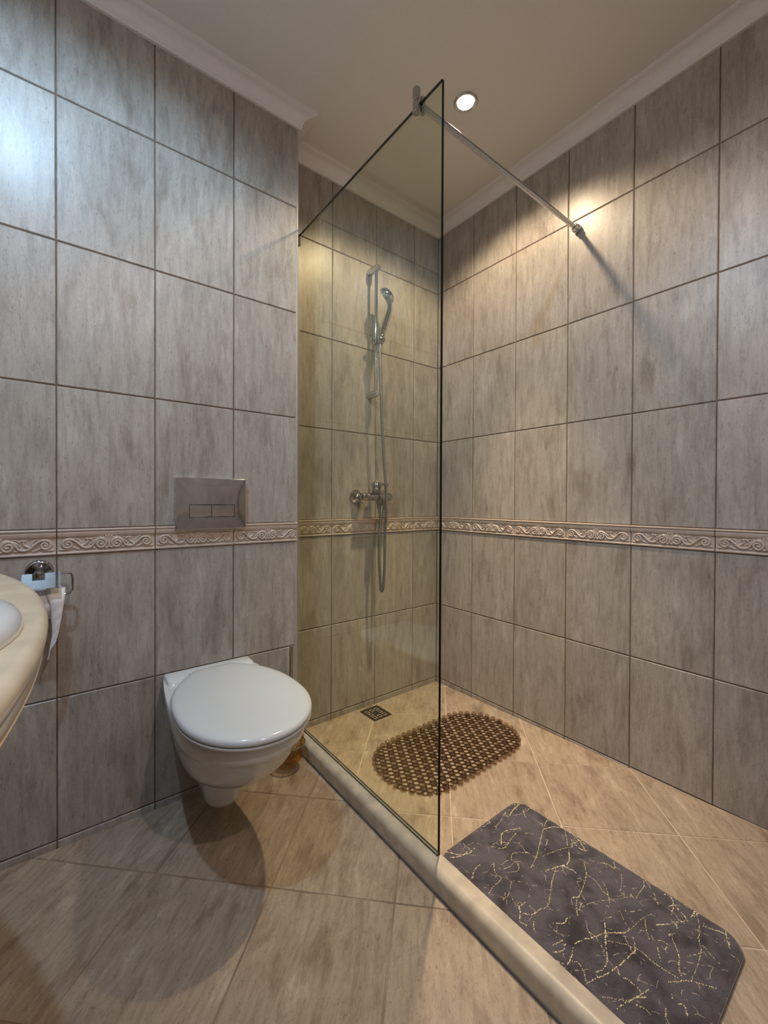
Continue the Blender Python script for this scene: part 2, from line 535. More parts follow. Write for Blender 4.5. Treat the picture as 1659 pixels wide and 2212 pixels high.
cornice('trim_5', (0, 0), (0, YR), (-1, 0), 1, 1, 'white coved cornice above the right wall')
cornice('trim_6', (XS, YR), (XS, YA), (1, 0), 1, 1, 'white coved cornice above the washbasin')
cornice('trim_7', (0, YR), (XS, YR), (0, 1), 1, 1, 'white coved cornice above the rear wall')

# ---- floors with diagonal tiles
def clip(poly, nx, ny, c):
    """keep points with nx*x+ny*y <= c"""
    out = []
    for i in range(len(poly)):
        a = poly[i]; b = poly[(i+1) % len(poly)]
        da = nx*a[0]+ny*a[1]-c; db = nx*b[0]+ny*b[1]-c
        if da <= 0: out.append(a)
        if (da < 0 < db) or (db < 0 < da):
            t = da/(da-db); out.append((a[0]+(b[0]-a[0])*t, a[1]+(b[1]-a[1])*t))
    return out
def diag_floor(parent, hs, vs_, rect, zf, hole=None):
    x0, x1, y0, y1 = rect
    gp = 0.0020*math.sqrt(2)
    for i in range(len(hs)-1):
        for j in range(len(vs_)-1):
            h0, h1 = hs[i]+gp, hs[i+1]-gp; v0, v1 = vs_[j]+gp, vs_[j+1]-gp
            poly = [((h+v)/2, (h-v)/2) for h, v in ((h0, v0), (h0, v1), (h1, v1), (h1, v0))]
            for c in ((-1, 0, -x0), (1, 0, x1), (0, -1, -y0), (0, 1, y1)):
                poly = clip(poly, *c)
                if len(poly) < 3: break
            if len(poly) < 3: continue
            area = abs(sum(poly[k][0]*poly[(k+1) % len(poly)][1]-poly[(k+1) % len(poly)][0]*poly[k][1] for k in range(len(poly))))/2
            if area < 2e-4: continue
            pieces = [poly]
            if hole:      # cut round the drain: split into four convex pieces
                hx0, hx1, hy0, hy1 = hole
                q = [clip(poly, 1, 0, hx0), clip(poly, -1, 0, -hx1)]
                mid = clip(clip(poly, -1, 0, -hx0), 1, 0, hx1) if len(poly) > 2 else []
                if mid and len(clip(clip(mid, -1 * 0, -1, -hy0), 0, 1, hy1)) > 2:
                    q += [clip(mid, 0, 1, hy0), clip(mid, 0, -1, -hy1)]
                    pieces = [p for p in q if len(p) > 2]
            cx = sum(p[0] for p in poly)/len(poly); cy = sum(p[1] for p in poly)/len(poly)
            ca = math.cos(pi/4)
            mb = MB()
            for pc in pieces:
                area2 = sum(pc[k][0]*pc[(k+1) % len(pc)][1]-pc[(k+1) % len(pc)][0]*pc[k][1] for k in range(len(pc)))
                if area2 < 0: pc = pc[::-1]
                top = []; bot = []
                for x, y in pc:
                    lx = ((x-cx)+(y-cy))*ca; ly = (-(x-cx)+(y-cy))*ca
                    top.append((lx, ly, zf(x, y)-zf(cx, cy))); bot.append((lx, ly, zf(x, y)-zf(cx, cy)-0.006))
                mb.add(*loft_g([bot, top]))
            o = mb.build('floor_tile', M['ftile'], parent, (cx, cy, zf(cx, cy)))
            o.rotation_euler = (0, 0, pi/4)
            bv = o.modifiers.new('edge', 'BEVEL'); bv.width = 0.0010; bv.segments = 1; bv.limit_method = 'ANGLE'

KX0, KX1, KZ = -0.8875, -0.8385, 0.056
floor = MB().add(*box_g(XS, KX0+0.01, YR, YA, -0.06, -0.0018)).build('floor', M['fgrout'])
tag(floor, 'beige diagonal floor tiles in front of the toilet', 'floor', kind='structure')
diag_floor(floor, [-1.826+0.461*k for k in range(-7, 5)], [-0.585+0.443*k for k in range(-5, 7)], (XS, KX0-0.0005, YR, YA), lambda x, y: 0.0)

def zs(x, y): return -0.004-0.022*y
SH = 0.022
v = []
for x, y in ((KX1-0.01, YR), (0.0, YR), (0.0, 0.0), (KX1-0.01, 0.0)):
    v.append((x, y, zs(x, y)-0.0018))
for x, y in ((KX1-0.01, YR), (0.0, YR), (0.0, 0.0), (KX1-0.01, 0.0)):
    v.append((x, y, -0.06))
fs = [(0, 1, 2, 3), (7, 6, 5, 4), (4, 5, 1, 0), (5, 6, 2, 1), (6, 7, 3, 2), (7, 4, 0, 3)]
sfloor = MB().add(v, fs).build('shower_floor', M['sgrout'])
tag(sfloor, 'warm beige diagonal floor tiles of the sloping shower floor', 'floor', kind='structure')
DR = (-0.521, -0.417, -0.137, -0.020)
diag_floor(sfloor, [-0.98+0.443*k for k in range(-5, 4)], [0.065+0.457*k for k in range(-3, 6)], (KX1+0.0005, -0.0005, YR, -0.0005), zs, hole=DR)

# ---- stone kerb with bullnosed outer edge
prof = [(KX0, -0.02), (KX0, 0.030)]
rr = 0.020
for k in range(0, 9):
    t = k/8*pi/2
    prof.append((KX0+rr*(1-math.cos(t)), KZ-rr+rr*math.sin(t)))
for k in range(0, 4):
    t = k/3*pi/2
    prof.append((KX1-0.003+0.003*math.sin(t), KZ-0.003+0.003*math.cos(t)))
prof.append((KX1, -0.02))
r0 = [Vector((x, -0.004 if x > XE else YA, z)) for x, z in prof]
r1 = [Vector((x, YR, z)) for x, z in prof]
kb = MB().add(*loft_g([r1, r0])).build('shower_kerb', M['kerb'])
smooth_by_angle(kb, 40)
tag(kb, 'low rounded stone kerb carrying the glass screen', 'kerb', kind='structure')

o = MB().add(*box_g(KX0-0.0035, KX0+0.001, YR+0.001, YA-0.001, -0.001, 0.0035)).build('base_joint', simple('dark_joint', (0.12, 0.095, 0.085), 0.7, noise=0.4, nscale=14), kb)
MB().add(*box_g(XE, KX0+0.01, YA, 0.0, -0.06, -0.0018)).build('floor_edge', M['fgrout'], floor)

# ================================================================== DOWNLIGHTS
def downlight(x, y, wide, beam, col, half, blend, bhalf, label):
    t = thing('ceiling_downlight', (x, y, CEIL), label, 'lamp')
    ring = lathe_g([(0.030, 0.004), (0.030, -0.001), (0.034, -0.004), (0.040, -0.004), (0.043, -0.001), (0.043, 0.002)], (0, 0, 0), (0, 0, 1), 32, False, False)
    smooth_by_angle(MB().add(*ring).build('bezel_ring', M['satin'], t))
    lens = lathe_g([(0.031, 0.0), (0.026, -0.0035), (0.014, -0.005), (0.002, -0.0055)], (0, 0, 0), (0, 0, 1), 24, False, True)
    MB().add(*lens).build('lamp_lens', emis('lamp_glow_'+str(round(abs(x*100))), tuple(0.6+0.4*c for c in col), 14.0), t, smooth=True)
    for nm, w_, hf, bl in (('wide_light', wide, half, blend), ('beam_light', beam, bhalf, 1.0)):
        if w_ <= 0: continue
        ld = bpy.data.lights.new(nm, 'SPOT')
        ld.energy = w_; ld.color = col
        ld.spot_size = math.radians(2*hf); ld.spot_blend = bl
        ld.shadow_soft_size = 0.022
        lo = bpy.data.objects.new(nm, ld)
        link(lo, t); lo.location = (0, 0, -0.032)
    return t
LL = ['warm lit recessed ceiling downlight inside the shower', 'cool white recessed ceiling downlight above the washbasin', 'warm recessed ceiling downlight near the rear wall']
for L_, lab in zip(LAMPS, LL):
    downlight(*L_, lab)

# ================================================================== SHOWER SCREEN
GX0, GX1 = -0.852, -0.844
GY0, GY1 = -0.857, -0.003
GZ0, GZ1 = KZ, 2.055
scr = thing('shower_screen', (-0.848, -0.43, KZ), 'frameless clear glass shower screen standing on the kerb', 'shower screen')
def sub(mb, name, mats, par, smooth=None):
    """part in world coordinates under an unrotated parent"""
    par_w = Vector((0, 0, 0)); p = par
    while p is not None:
        par_w += p.location; p = p.parent
    xs = [q[0] for q in mb.v]; ys = [q[1] for q in mb.v]; zs_ = [q[2] for q in mb.v]
    c = Vector(((min(xs)+max(xs))/2, (min(ys)+max(ys))/2, (min(zs_)+max(zs_))/2))
    mb.v = [(q[0]-c.x, q[1]-c.y, q[2]-c.z) for q in mb.v]
    o = mb.build(name, mats, par, c-par_w)
    if smooth is not None: smooth_by_angle(o, smooth)
    return o
gv, gf = box_g(GX0, GX1, GY0, GY1, GZ0, GZ1)
mb = MB(); mb.v = gv; mb.f = gf; mb.m = [1, 1, 1, 0, 1, 0]
pane = sub(mb, 'glass_pane', [M['glass'], M['glassedge']], scr)
mb = MB().add(*box_g(GX0-0.0015, GX0, GY0, GY1, KZ, KZ+0.004)); mb.add(*box_g(GX1, GX1+0.0015, GY0, GY1, KZ, KZ+0.004))
sub(mb, 'bottom_seal', M['rubber'], scr)
mb = MB().add(*box_g(GX0-0.006, GX1+0.006, -0.034, -0.001, KZ, GZ1-0.002))
o = sub(mb, 'wall_channel', M['trimcol'], scr)
mb = MB().add(*box_g(GX0-0.007, GX1+0.007, -0.040, -0.001, GZ1-0.030, GZ1+0.003))
sub(mb, 'channel_cap', M['black'], scr)
BY, BZ = -0.772, 2.052
mb = MB().add(*cyl_g((-0.846, BY, BZ), (-0.022, BY, BZ), 0.0085, 16))
bar = thing('screen_support_bar', (-0.44, BY, BZ), 'slim chrome bar bracing the glass screen to the right wall', 'support bar')
sub(mb, 'bar_tube', M['satin'], bar, 40)
mb = MB().add(*cyl_g((-0.862, BY, BZ-0.030), (-0.862, BY, BZ+0.0005), 0.0105, 20, 0.0012)).add(*cyl_g((-0.862, BY, BZ+0.0015), (-0.862, BY, BZ+0.036), 0.0105, 20, 0.0012))
mb.add(*cyl_g((-0.840, BY, BZ-0.020), (-0.840, BY, BZ+0.024), 0.0075, 16, 0.001))
sub(mb, 'glass_clamp', M['chrome'], bar, 40)
mb = MB().add(*lathe_g([(0.0100, 0), (0.0125, 0.003), (0.0125, 0.020), (0.0155, 0.022), (0.0155, 0.036), (0.015, 0.038)], (-0.038, BY, BZ), (1, 0, 0), 20))
sub(mb, 'wall_flange', M['satin'], bar, 40)

# ================================================================== SHOWER RAIL, HAND SHOWER, HOSE, MIXER
RX, RY = -0.459, -0.055
rail = thing('shower_rail', (RX, 0, 1.472), 'chrome sliding rail fixed to the shower wall', 'shower rail')
sub(MB().add(*cyl_g((RX, RY, 1.462), (RX, RY, 2.068), 0.0075, 16)), 'rail_tube', M['chrome'], rail, 40)
for z in (1.474, 2.054):
    sub(MB().add(*lathe_g([(0.0165, 0), (0.0165, 0.045), (0.0150, 0.066), (0.0140, 0.069), (0.004, 0.0695)], (RX, -0.001, z), (0, -1, 0), 20)), 'wall_bracket', M['satin'], rail, 40)
mb = MB().add(*cyl_g((RX, RY, 1.700), (RX, RY, 1.742), 0.0155, 18, 0.002))
mb.add(*cyl_g((RX-0.028, RY, 1.721), (RX, RY, 1.721), 0.008, 14, 0.001))
sl = sub(mb, 'slider', M['chrome'], rail, 40)
mb = MB().add(*cyl_g((RX, RY, 1.720), (-0.462, -0.095, 1.716), 0.010, 14)).add(*lathe_g([(0.014, 0), (0.0175, 0.004), (0.0185, 0.026), (0.016, 0.030)], (-0.464, -0.101, 1.699), (0.10, 0, 1), 18))
sub(mb, 'handset_holder', M['chrome'], sl, 40)

hs_ = thing('hand_shower', (-0.466, -0.101, 1.69), 'chrome hand shower resting in the rail holder', 'hand shower')
hp = catmull([(-0.468, -0.101, 1.690), (-0.459, -0.102, 1.735), (-0.443, -0.104, 1.785), (-0.426, -0.106, 1.835), (-0.420, -0.107, 1.870), (-0.428, -0.108, 1.900)], 6)
n_ = len(hp)
rad = [0.0118+0.0030*math.sin(pi*min(1, i/n_*1.3)) for i in range(n_)]
sub(MB().add(*tube_g(hp, rad, 16)), 'handle', M['chrome'], hs_, 50)
hn = Vector((-0.45, 0.72, -0.50)).normalized()
hc = Vector((-0.437, -0.109, 1.912))
mb = MB().add(*lathe_g([(0.004, -0.026), (0.019, -0.023), (0.032, -0.015), (0.0395, -0.004), (0.0420, 0.006), (0.0410, 0.011), (0.038, 0.013)], hc, hn, 28))
hd = sub(mb, 'spray_head', M['chrome'], hs_, 60)
mb = MB().add(*lathe_g([(0.037, 0.0125), (0.035, 0.0145), (0.004, 0.016)], hc, hn, 24))
sub(mb, 'spray_face', simple('spray_face_grey', (0.42, 0.42, 0.42), 0.35, metal=0.6), hd, 40)

hose = catmull([(-0.4685, -0.101, 1.692), (-0.4695, -0.10, 1.633), (-0.463, -0.10, 1.466), (-0.454, -0.10, 1.2985), (-0.445, -0.103, 1.151), (-0.439, -0.108, 1.045), (-0.4355, -0.108, 0.938),
                (-0.435, -0.10, 0.832), (-0.437, -0.10, 0.725), (-0.441, -0.10, 0.620), (-0.4455, -0.098, 0.572), (-0.4495, -0.095, 0.562), (-0.4535, -0.092, 0.575), (-0.457, -0.09, 0.640), (-0.4615, -0.09, 0.726), (-0.4595, -0.09, 0.832), (-0.4505, -0.088, 0.905), (-0.4430, -0.084, 0.950)], 14)
hrad = [0.0062+(0.0006 if i % 2 else 0) for i in range(len(hose))]
mb = MB().add(*tube_g(hose, hrad, 10))
ho = mb.build('shower_hose', M['hose'], origin=Vector((-0.45, -0.1, 0.56)), smooth=True)
tag(ho, 'grey metal shower hose hanging in a loop below the mixer', 'shower hose')

MZ = 0.995
mx_ = thing('shower_mixer', (-0.458, 0, MZ), 'chrome single lever shower mixer on the wall above the relief border', 'mixer tap')
MY = -0.066
mb = MB().add(*lathe_g([(0.0165, 0), (0.0180, 0.003), (0.0180, 0.050), (0.0170, 0.058), (0.0185, 0.062), (0.0185, 0.105), (0.0170, 0.110), (0.0180, 0.114), (0.0180, 0.158), (0.0155, 0.163)], (-0.540, MY, MZ), (1, 0, 0), 20))
mb.add(*cyl_g((-0.533, -0.028, MZ), (-0.533, MY, MZ), 0.012, 16)).add(*cyl_g((-0.383, -0.028, MZ), (-0.383, MY, MZ), 0.012, 16))
mb.add(*lathe_g([(0.015, 0), (0.0155, 0.020), (0.0135, 0.028)], (-0.4445, MY-0.012, MZ-0.012), (0, 0, -1), 18))
body = sub(mb, 'mixer_body', M['chrome'], mx_, 40)
for x in (-0.533, -0.383):
    mb = MB().add(*lathe_g([(0.0345, 0), (0.0350, 0.003), (0.0330, 0.008), (0.0185, 0.028), (0.0170, 0.032)], (x, -0.001, MZ), (0, -1, 0), 12))
    sub(mb, 'wall_rose', M['chrome'], mx_, 20)
    mb = MB().add(*lathe_g([(0.0165, 0), (0.0165, 0.013)], (x, -0.033, MZ), (0, -1, 0), 6))
    sub(mb, 'union_nut', M['chrome'], mx_, 20)
mb = MB().add(*lathe_g([(0.021, 0), (0.022, 0.004), (0.022, 0.024), (0.0205, 0.028), (0.0245, 0.031), (0.0245, 0.050), (0.020, 0.056), (0.006, 0.058)], (-0.461, MY, MZ+0.014), (0, 0, 1), 20))
hdl = sub(mb, 'lever_cap', M['chrome'], mx_, 40)
mb = MB().add(*loft_g([[Vector((-0.461+w*a, MY-0.012-k, z+0.006*b)) for a, b in ((-1, -1), (1, -1), (1, 1), (-1, 1))] for w, k, z in ((0.009, 0.0, 1.052), (0.0085, 0.028, 1.053), (0.011, 0.062, 1.049), (0.009, 0.068, 1.047))]))
o = sub(mb, 'lever', M['chrome'], hdl, 40)
mb = MB().add(*lathe_g([(0.0098, 0), (0.0098, 0.030), (0.0075, 0.036)], (-0.4445, MY-0.012, MZ-0.036), (0.02, -0.12, -1), 14))
sub(mb, 'hose_nut', M['chrome'], mx_, 40)

# ================================================================== FLOOR DRAIN
dc = Vector(((DR[0]+DR[1])/2, (DR[2]+DR[3])/2, 0)); dc.z = zs(dc.x, dc.y)
drain = thing('floor_drain', dc, 'square dark metal floor drain below the shower mixer', 'drain', rot=(-SH, 0, 0))
dw, dh = (DR[1]-DR[0])/2-0.002, (DR[3]-DR[2])/2-0.002
mb = MB().add(*box_g(-dw, dw, -dh, dh, -0.012, -0.006))
mb.build('drain_sump', M['black'], drain)
mb = MB()
fr = 0.011
for b_ in ((-dw, dw, -dh, -dh+fr), (-dw, dw, dh-fr, dh), (-dw, -dw+fr, -dh+fr, dh-fr), (dw-fr, dw, -dh+fr, dh-fr)):
    mb.add(*box_g(b_[0], b_[1], b_[2], b_[3], -0.006, 0.0012))
mb.build('drain_frame', M['darkmetal'], drain)
gx, gy = (dw-fr)/1.5, (dh-fr)/1.5
for i in range(3):
    for j in range(3):
        cx = -dw+fr+gx*(i+0.5); cy = -dh+fr+gy*(j+0.5)
        mb = MB(); k = gx*0.5; l = gy*0.5; s_ = 0.0030
        if i == 1 and j == 1:
            mb.add(*box_g(cx-k, cx+k, cy-l, cy+l, -0.004, 0.0008))
        else:      # squared spiral slot: bars left around a dark key pattern
            mb.add(*box_g(cx-k, cx+k, cy+l-s_, cy+l, -0.004, 0.0008)).add(*box_g(cx-k, cx+k, cy-l, cy-l+s_, -0.004, 0.0008))
            mb.add(*box_g(cx-k, cx-k+s_, cy-l, cy+l, -0.004, 0.0008)).add(*box_g(cx+k-s_, cx+k, cy-l, cy+l, -0.004, 0.0008))
            mb.add(*box_g(cx-k*0.35, cx+k*0.40, cy-l*0.35, cy+l*0.35, -0.004, 0.0008)).add(*box_g(cx-k, cx-k*0.2, cy-0.0014, cy+0.0014, -0.004, 0.0008))
        mb.build('grate_key', M['darkmetal'], drain)

# ================================================================== FLUSH PLATE
fp = thing('flush_plate', (-1.2195, YA, 0.880), 'polished chrome dual flush plate above the toilet', 'flush plate')
px0, px1, pz0, pz1 = -1.332, -1.1075, 0.8800, 1.0490
yF = YA-0.0215; yB = YA-0.0005
def rrect(x0, x1, z0, z1, r, y, n=5):
    out = []
    for cx, cz, a0 in ((x1-r, z1-r, 0), (x0+r, z1-r, pi/2), (x0+r, z0+r, pi), (x1-r, z0+r, 1.5*pi)):
        for k in range(n):
            a = a0+k/(n-1)*pi/2
            out.append(Vector((cx+r*math.cos(a), y, cz+r*math.sin(a))))
    return out
bx0, bx1, bz0, bz1 = -1.2925, -1.1465, 0.9200, 0.9620
bxm = -1.2225
# plate: back, sides, front face around the button opening (slightly bowed front)
mb = MB().add(*loft_g([rrect(px0, px1, pz0, pz1, 0.003, yB), rrect(px0, px1, pz0, pz1, 0.003, yF+0.002), rrect(px0+0.0015, px1-0.0015, pz0+0.0015, pz1-0.0015, 0.003, yF)], True, False))
xs_ = [px0+0.0015]+[px0+0.0015+(bx0-px0-0.0015)*k/6 for k in range(1, 7)]+[bx0+(bx1-bx0)*k/12 for k in range(1, 13)]+[bx1+(px1-0.0015-bx1)*k/6 for k in range(1, 7)]
zs2 = [pz0+0.0015+(bz0-pz0-0.0015)*k/5 for k in range(6)]+[bz0+(bz1-bz0)*k/4 for k in range(1, 5)]+[bz1+(pz1-0.0015-bz1)*k/8 for k in range(1, 9)]
vv = []; ff = []
def bow(x, z):
    a = (x-px0)/(px1-px0)*2-1; b_ = (z-pz0)/(pz1-pz0)*2-1
    return -0.0026*(1-a*a)*(1-b_*b_)
for z in zs2:
    for x in xs_: vv.append((x, yF+bow(x, z), z))
nx_ = len(xs_)
for j in range(len(zs2)-1):
    for i in range(nx_-1):
        xm = (xs_[i]+xs_[i+1])/2; zm = (zs2[j]+zs2[j+1])/2
        if bx0 < xm < bx1 and bz0 < zm < bz1: continue
        k = j*nx_+i; ff.append((k, k+1, k+nx_+1, k+nx_))
mb.add(vv, ff)
pl_ = sub(mb, 'plate', M['mirror'], fp, 30)
sub(MB().add(*box_g(bx0-0.001, bx1+0.001, yF+0.004, yF+0.006, bz0-0.001, bz1+0.001)), 'button_recess', M['black'], fp)
for a, b_ in ((bx0+0.0016, bxm-0.0008), (bxm+0.0008, bx1-0.0016)):
    mb = MB().add(*loft_g([rrect(a, b_, bz0+0.0016, bz1-0.0016, 0.001, yF+0.004), rrect(a, b_, bz0+0.0016, bz1-0.0016, 0.001, yF-0.0018), rrect(a+0.0005, b_-0.0005, bz0+0.0021, bz1-0.0021, 0.001, yF-0.0023)]))
    sub(mb, 'flush_button', M['mirror'], fp, 30)

# ================================================================== TOILET
TX = -1.227
tl = thing('toilet', (TX, YA, 0.0), 'white wall-hung toilet with closed lid', 'toilet')
def interp(tab, s):
    for (a, wa), (b, wb) in zip(tab, tab[1:]):
        if s <= b:
            t = (s-a)/(b-a) if b > a else 0
            return wa+(wb-wa)*t
    return tab[-1][1]
def smooth_tab(tab, n=200):
    # resample with a light smoothing pass
    L = tab[-1][0]; S = [L*i/n for i in range(n+1)]
    W = [interp(tab, s) for s in S]
    for _ in range(60):
        W = [W[0]]+[(W[i-1]+2*W[i]+W[i+1])/4 for i in range(1, n)]+[W[-1]]
    return list(zip(S, W))
def egg(s, F, A, rear):
    """half width: ellipse-like nose, waist narrowing to the rear; s from 0 (wall) to F"""
    sm = F*0.575
    if s >= sm:
        t = (s-sm)/(F-sm)
        return A*max(0.0, 1-t**2.15)**(1/2.05)
    t = (sm-s)/sm
    return rear+(A-rear)*(1-t**1.9)
def ring(F, A, rear, z, s0=0.0, n=36, tilt=0.0):
    pts = []
    ss = []
    for i in range(n+1):
        a = i/n*pi/2
        ss.append(s0+(F-s0)*math.sin(a)**1.0 if False else s0+(F-s0)*(1-(1-i/n)**2.2))
    for s in ss: pts.append(Vector((egg(s, F, A, rear), -s, z+tilt*s)))
    for s in reversed(ss[:-1]): pts.append(Vector((-egg(s, F, A, rear), -s, z+tilt*s)))
    return pts
# bowl
secs = [(0.184, 0.270, 0.070, 0.060), (0.193, 0.310, 0.087, 0.070), (0.215, 0.370, 0.110, 0.086), (0.248, 0.427, 0.131, 0.100), (0.286, 0.471, 0.145, 0.112), (0.322, 0.498, 0.152, 0.120),
        (0.342, 0.508, 0.155, 0.124), (0.349, 0.515, 0.159, 0.128), (0.357, 0.527, 0.1635, 0.131), (0.367, 0.532, 0.165, 0.133), (0.385, 0.537, 0.1665, 0.136), (0.402, 0.538, 0.1670, 0.138), (0.407, 0.536, 0.165, 0.137)]
rings_ = [ring(F, A, rr_, z) for z, F, A, rr_ in secs]
mb = MB().add(*loft_g(rings_))
bowl = mb.build('bowl', M['ceramic'], tl); smooth_by_angle(bowl, 60)
# raised ceramic deck at the wall
def deck_ring(hw, d0, d1, z, r=0.018):
    out = []
    out.append(Vector((hw, -0.0, z)))
    for k in range(5):
        a = k/4*pi/2; out.append(Vector((hw-r+r*math.cos(a), -(d1-r+r*math.sin(a)), z)))
    for k in range(5):
        a = pi/2-k/4*pi/2; out.append(Vector((-hw+r-r*math.cos(a), -(d1-r+r*math.sin(a)), z)))
    out.append(Vector((-hw, 0, z)))
    return out
mb = MB().add(*loft_g([deck_ring(0.137, 0, 0.085, 0.395), deck_ring(0.1365, 0, 0.078, 0.412), deck_ring(0.135, 0, 0.055, 0.419), deck_ring(0.132, 0, 0.048, 0.421)]))
dk = mb.build('rear_deck', M['ceramic'], tl); smooth_by_angle(dk, 70)
# trap leg
def leg_ring(hw, d, z, n=20):
    out = [Vector((hw*0.92, 0, z))]
    for k in range(n+1):
        a = k/n*pi
        out.append(Vector((hw*math.cos(a), -(d-hw*1.15)-hw*1.15*math.sin(a), z)))
    out.append(Vector((-hw*0.92, 0, z)))
    return out
mb = MB().add(*loft_g([leg_ring(0.040, 0.195, 0.060), leg_ring(0.050, 0.212, 0.064), leg_ring(0.055, 0.222, 0.078), leg_ring(0.060, 0.236, 0.115), leg_ring(0.066, 0.258, 0.160), leg_ring(0.078, 0.30, 0.215), leg_ring(0.085, 0.32, 0.24)]))
lg = mb.build('trap_leg', M['ceramic'], tl); smooth_by_angle(lg, 60)
# seat ring and lid
def lid_ring(k, z, s0=0.052, F=0.562, A=0.170, n=40, bulge=0.0):
    pts = []
    c = (s0+F)/2
    def hw(s):
        t = (s-s0)/(F-s0)
        sm = 0.55
        if t >= sm:
            q = (t-sm)/(1-sm); return A*max(0.0, 1-q**2.2)**(1/2.0)
        q = (sm-t)/sm
        return A*max(0.0, 1-(q**2.35)*0.80)**0.72*(1 if t > 0.0 else 1)
    ss = [s0+(F-s0)*(0.5-0.5*math.cos(pi*i/n)) for i in range(n+1)]
    right = [(hw(s), s) for s in ss]
    pts2 = right+[(-w, s) for w, s in reversed(right[:-1])]
    for w, s in pts2:
        pts.append(Vector((w*k, -(c+(s-c)*k), z)))
    return pts
mb = MB().add(*loft_g([lid_ring(0.955, 0.4070), lid_ring(0.990, 0.4076), lid_ring(0.997, 0.4100), lid_ring(0.995, 0.4132), lid_ring(0.955, 0.4142)]))
seat = mb.build('seat', M['plastic'], tl); smooth_by_angle(seat, 60)
mb = MB().add(*loft_g([lid_ring(0.955, 0.4174), lid_ring(0.994, 0.4180), lid_ring(1.0, 0.4210), lid_ring(1.0, 0.4255), lid_ring(0.992, 0.4300), lid_ring(0.972, 0.4335), lid_ring(0.93, 0.4362), lid_ring(0.86, 0.4380), lid_ring(0.7, 0.4393), lid_ring(0.4, 0.4402), lid_ring(0.1, 0.4405)]))
lid = mb.build('lid', M['plastic'], tl); smooth_by_angle(lid, 60)
mb = MB()
for sx in (-0.06, 0.06):
    mb = MB().add(*cyl_g((sx-0.012, -0.056, 0.421), (sx+0.012, -0.056, 0.421), 0.007, 12, 0.001))
    mb.build('hinge', M['plastic'], tl)

# ================================================================== TOILET BRUSH
BX, BYY = -0.957, -0.213
br = thing('toilet_brush_set', (BX, BYY, 0.035), 'wall-mounted toilet brush with amber glass cup beside the kerb', 'toilet brush')
cup = lathe_g([(0.036, 0.034), (0.041, 0.036), (0.0435, 0.042), (0.047, 0.100), (0.0475, 0.112), (0.0455, 0.112), (0.0448, 0.100), (0.0415, 0.046), (0.036, 0.040), (0.004, 0.039)], (BX, BYY, 0), (0, 0, 1), 28)
sub(MB().add(*cup), 'glass_cup', M['amber'], br, 50)
tor = []
for i in range(33):
    a = 2*pi*i/32; tor.append((BX+0.0500*math.cos(a), BYY+0.0500*math.sin(a), 0.094))
mb = MB().add(*tube_g(tor, 0.0028, 8, False)); mb.add(*cyl_g((BX, BYY+0.0500, 0.094), (BX, YA-0.001, 0.094), 0.005, 10)); mb.add(*cyl_g((BX, YA-0.009, 0.094), (BX, YA-0.001, 0.094), 0.022, 20, 0.002))
sub(mb, 'wall_ring', M['chrome'], br, 40)
mb = MB().add(*cyl_g((BX, BYY, 0.11), (BX, BYY, 0.449), 0.0068, 14, 0.0012))
hh = sub(mb, 'handle', M['darkchrome'], br, 40)
mb = MB()
mb.add(*lathe_g([(0.008, 0.115), (0.022, 0.108), (0.034, 0.085), (0.034, 0.055), (0.020, 0.045)], (BX, BYY, 0), (0, 0, 1), 18))
sub(mb, 'brush_head', simple('brush_bristle', (0.30, 0.25, 0.18), 0.9, noise=0.4, nscale=200), hh, 60)

# ================================================================== TOILET PAPER
HX = -1.668
tp = thing('toilet_paper_holder', (HX, YA, 0.75), 'chrome toilet paper holder with cover plate beside the counter', 'paper holder')
mb = MB().add(*lathe_g([(0.031, 0), (0.031, 0.006), (0.029, 0.009), (0.026, 0.010), (0.022, 0.008), (0.004, 0.008)], (HX, YA-0.0005, 0.780), (0, -1, 0), 28))
sub(mb, 'wall_rose', M['chrome'], tp, 40)
mb = MB().add(*lathe_g([(0.0085, 0), (0.0085, 0.028), (0.011, 0.034), (0.012, 0.044), (0.009, 0.052), (0.003, 0.054)], (HX, YA-0.006, 0.780), (0, -1, -0.05), 18))
sub(mb, 'arm', M['chrome'], tp, 50)
ry = YA-0.050
pth = [(HX, ry, 0.778), (HX+0.055, ry, 0.778), (HX+0.066, ry, 0.776), (HX+0.0705, ry, 0.770), (HX+0.0715, ry, 0.760), (HX+0.0715, ry, 0.735), (HX+0.0705, ry, 0.727), (HX+0.066, ry, 0.722), (HX+0.055, ry, 0.720), (HX-0.045, ry, 0.720)]
sub(MB().add(*tube_g(pth, 0.0032, 10)), 'roll_bar', M['chrome'], tp, 60)
# hinged cover plate, tilted forward, with a notch round the arm
cz0 = 0.781
def cp(x, t): return Vector((x, ry-0.006-0.040*t, cz0-0.024*t))
mb = MB()
def slab(x0, x1, t0, t1):
    a, b_, c_, d_ = cp(x0, t0), cp(x1, t0), cp(x1, t1), cp(x0, t1)
    nn = Vector((0, -0.55, 0.83))*0.0012
    mb.add([a, b_, c_, d_, a+nn, b_+nn, c_+nn, d_+nn], [(0, 3, 2, 1), (4, 5, 6, 7), (0, 1, 5, 4), (1, 2, 6, 5), (2, 3, 7, 6), (3, 0, 4, 7)])
slab(HX-0.034, HX-0.013, 0, 0.60); slab(HX+0.013, HX+0.045, 0, 0.60); slab(HX-0.034, HX+0.045, 0.60, 1.35)
cpl = sub(mb, 'cover_plate', M['chrome'], tp)
roll = thing('toilet_paper_roll', (HX, ry, 0.70), 'white toilet paper roll with a loose torn end hanging down', 'toilet paper')
cyl = lathe_g([(0.020, 0), (0.041, 0.0), (0.0425, 0.002), (0.0425, 0.092), (0.041, 0.094), (0.020, 0.094), (0.0195, 0.047)], (HX-0.047, ry, 0.7015), (1, 0, 0), 32, False, False)
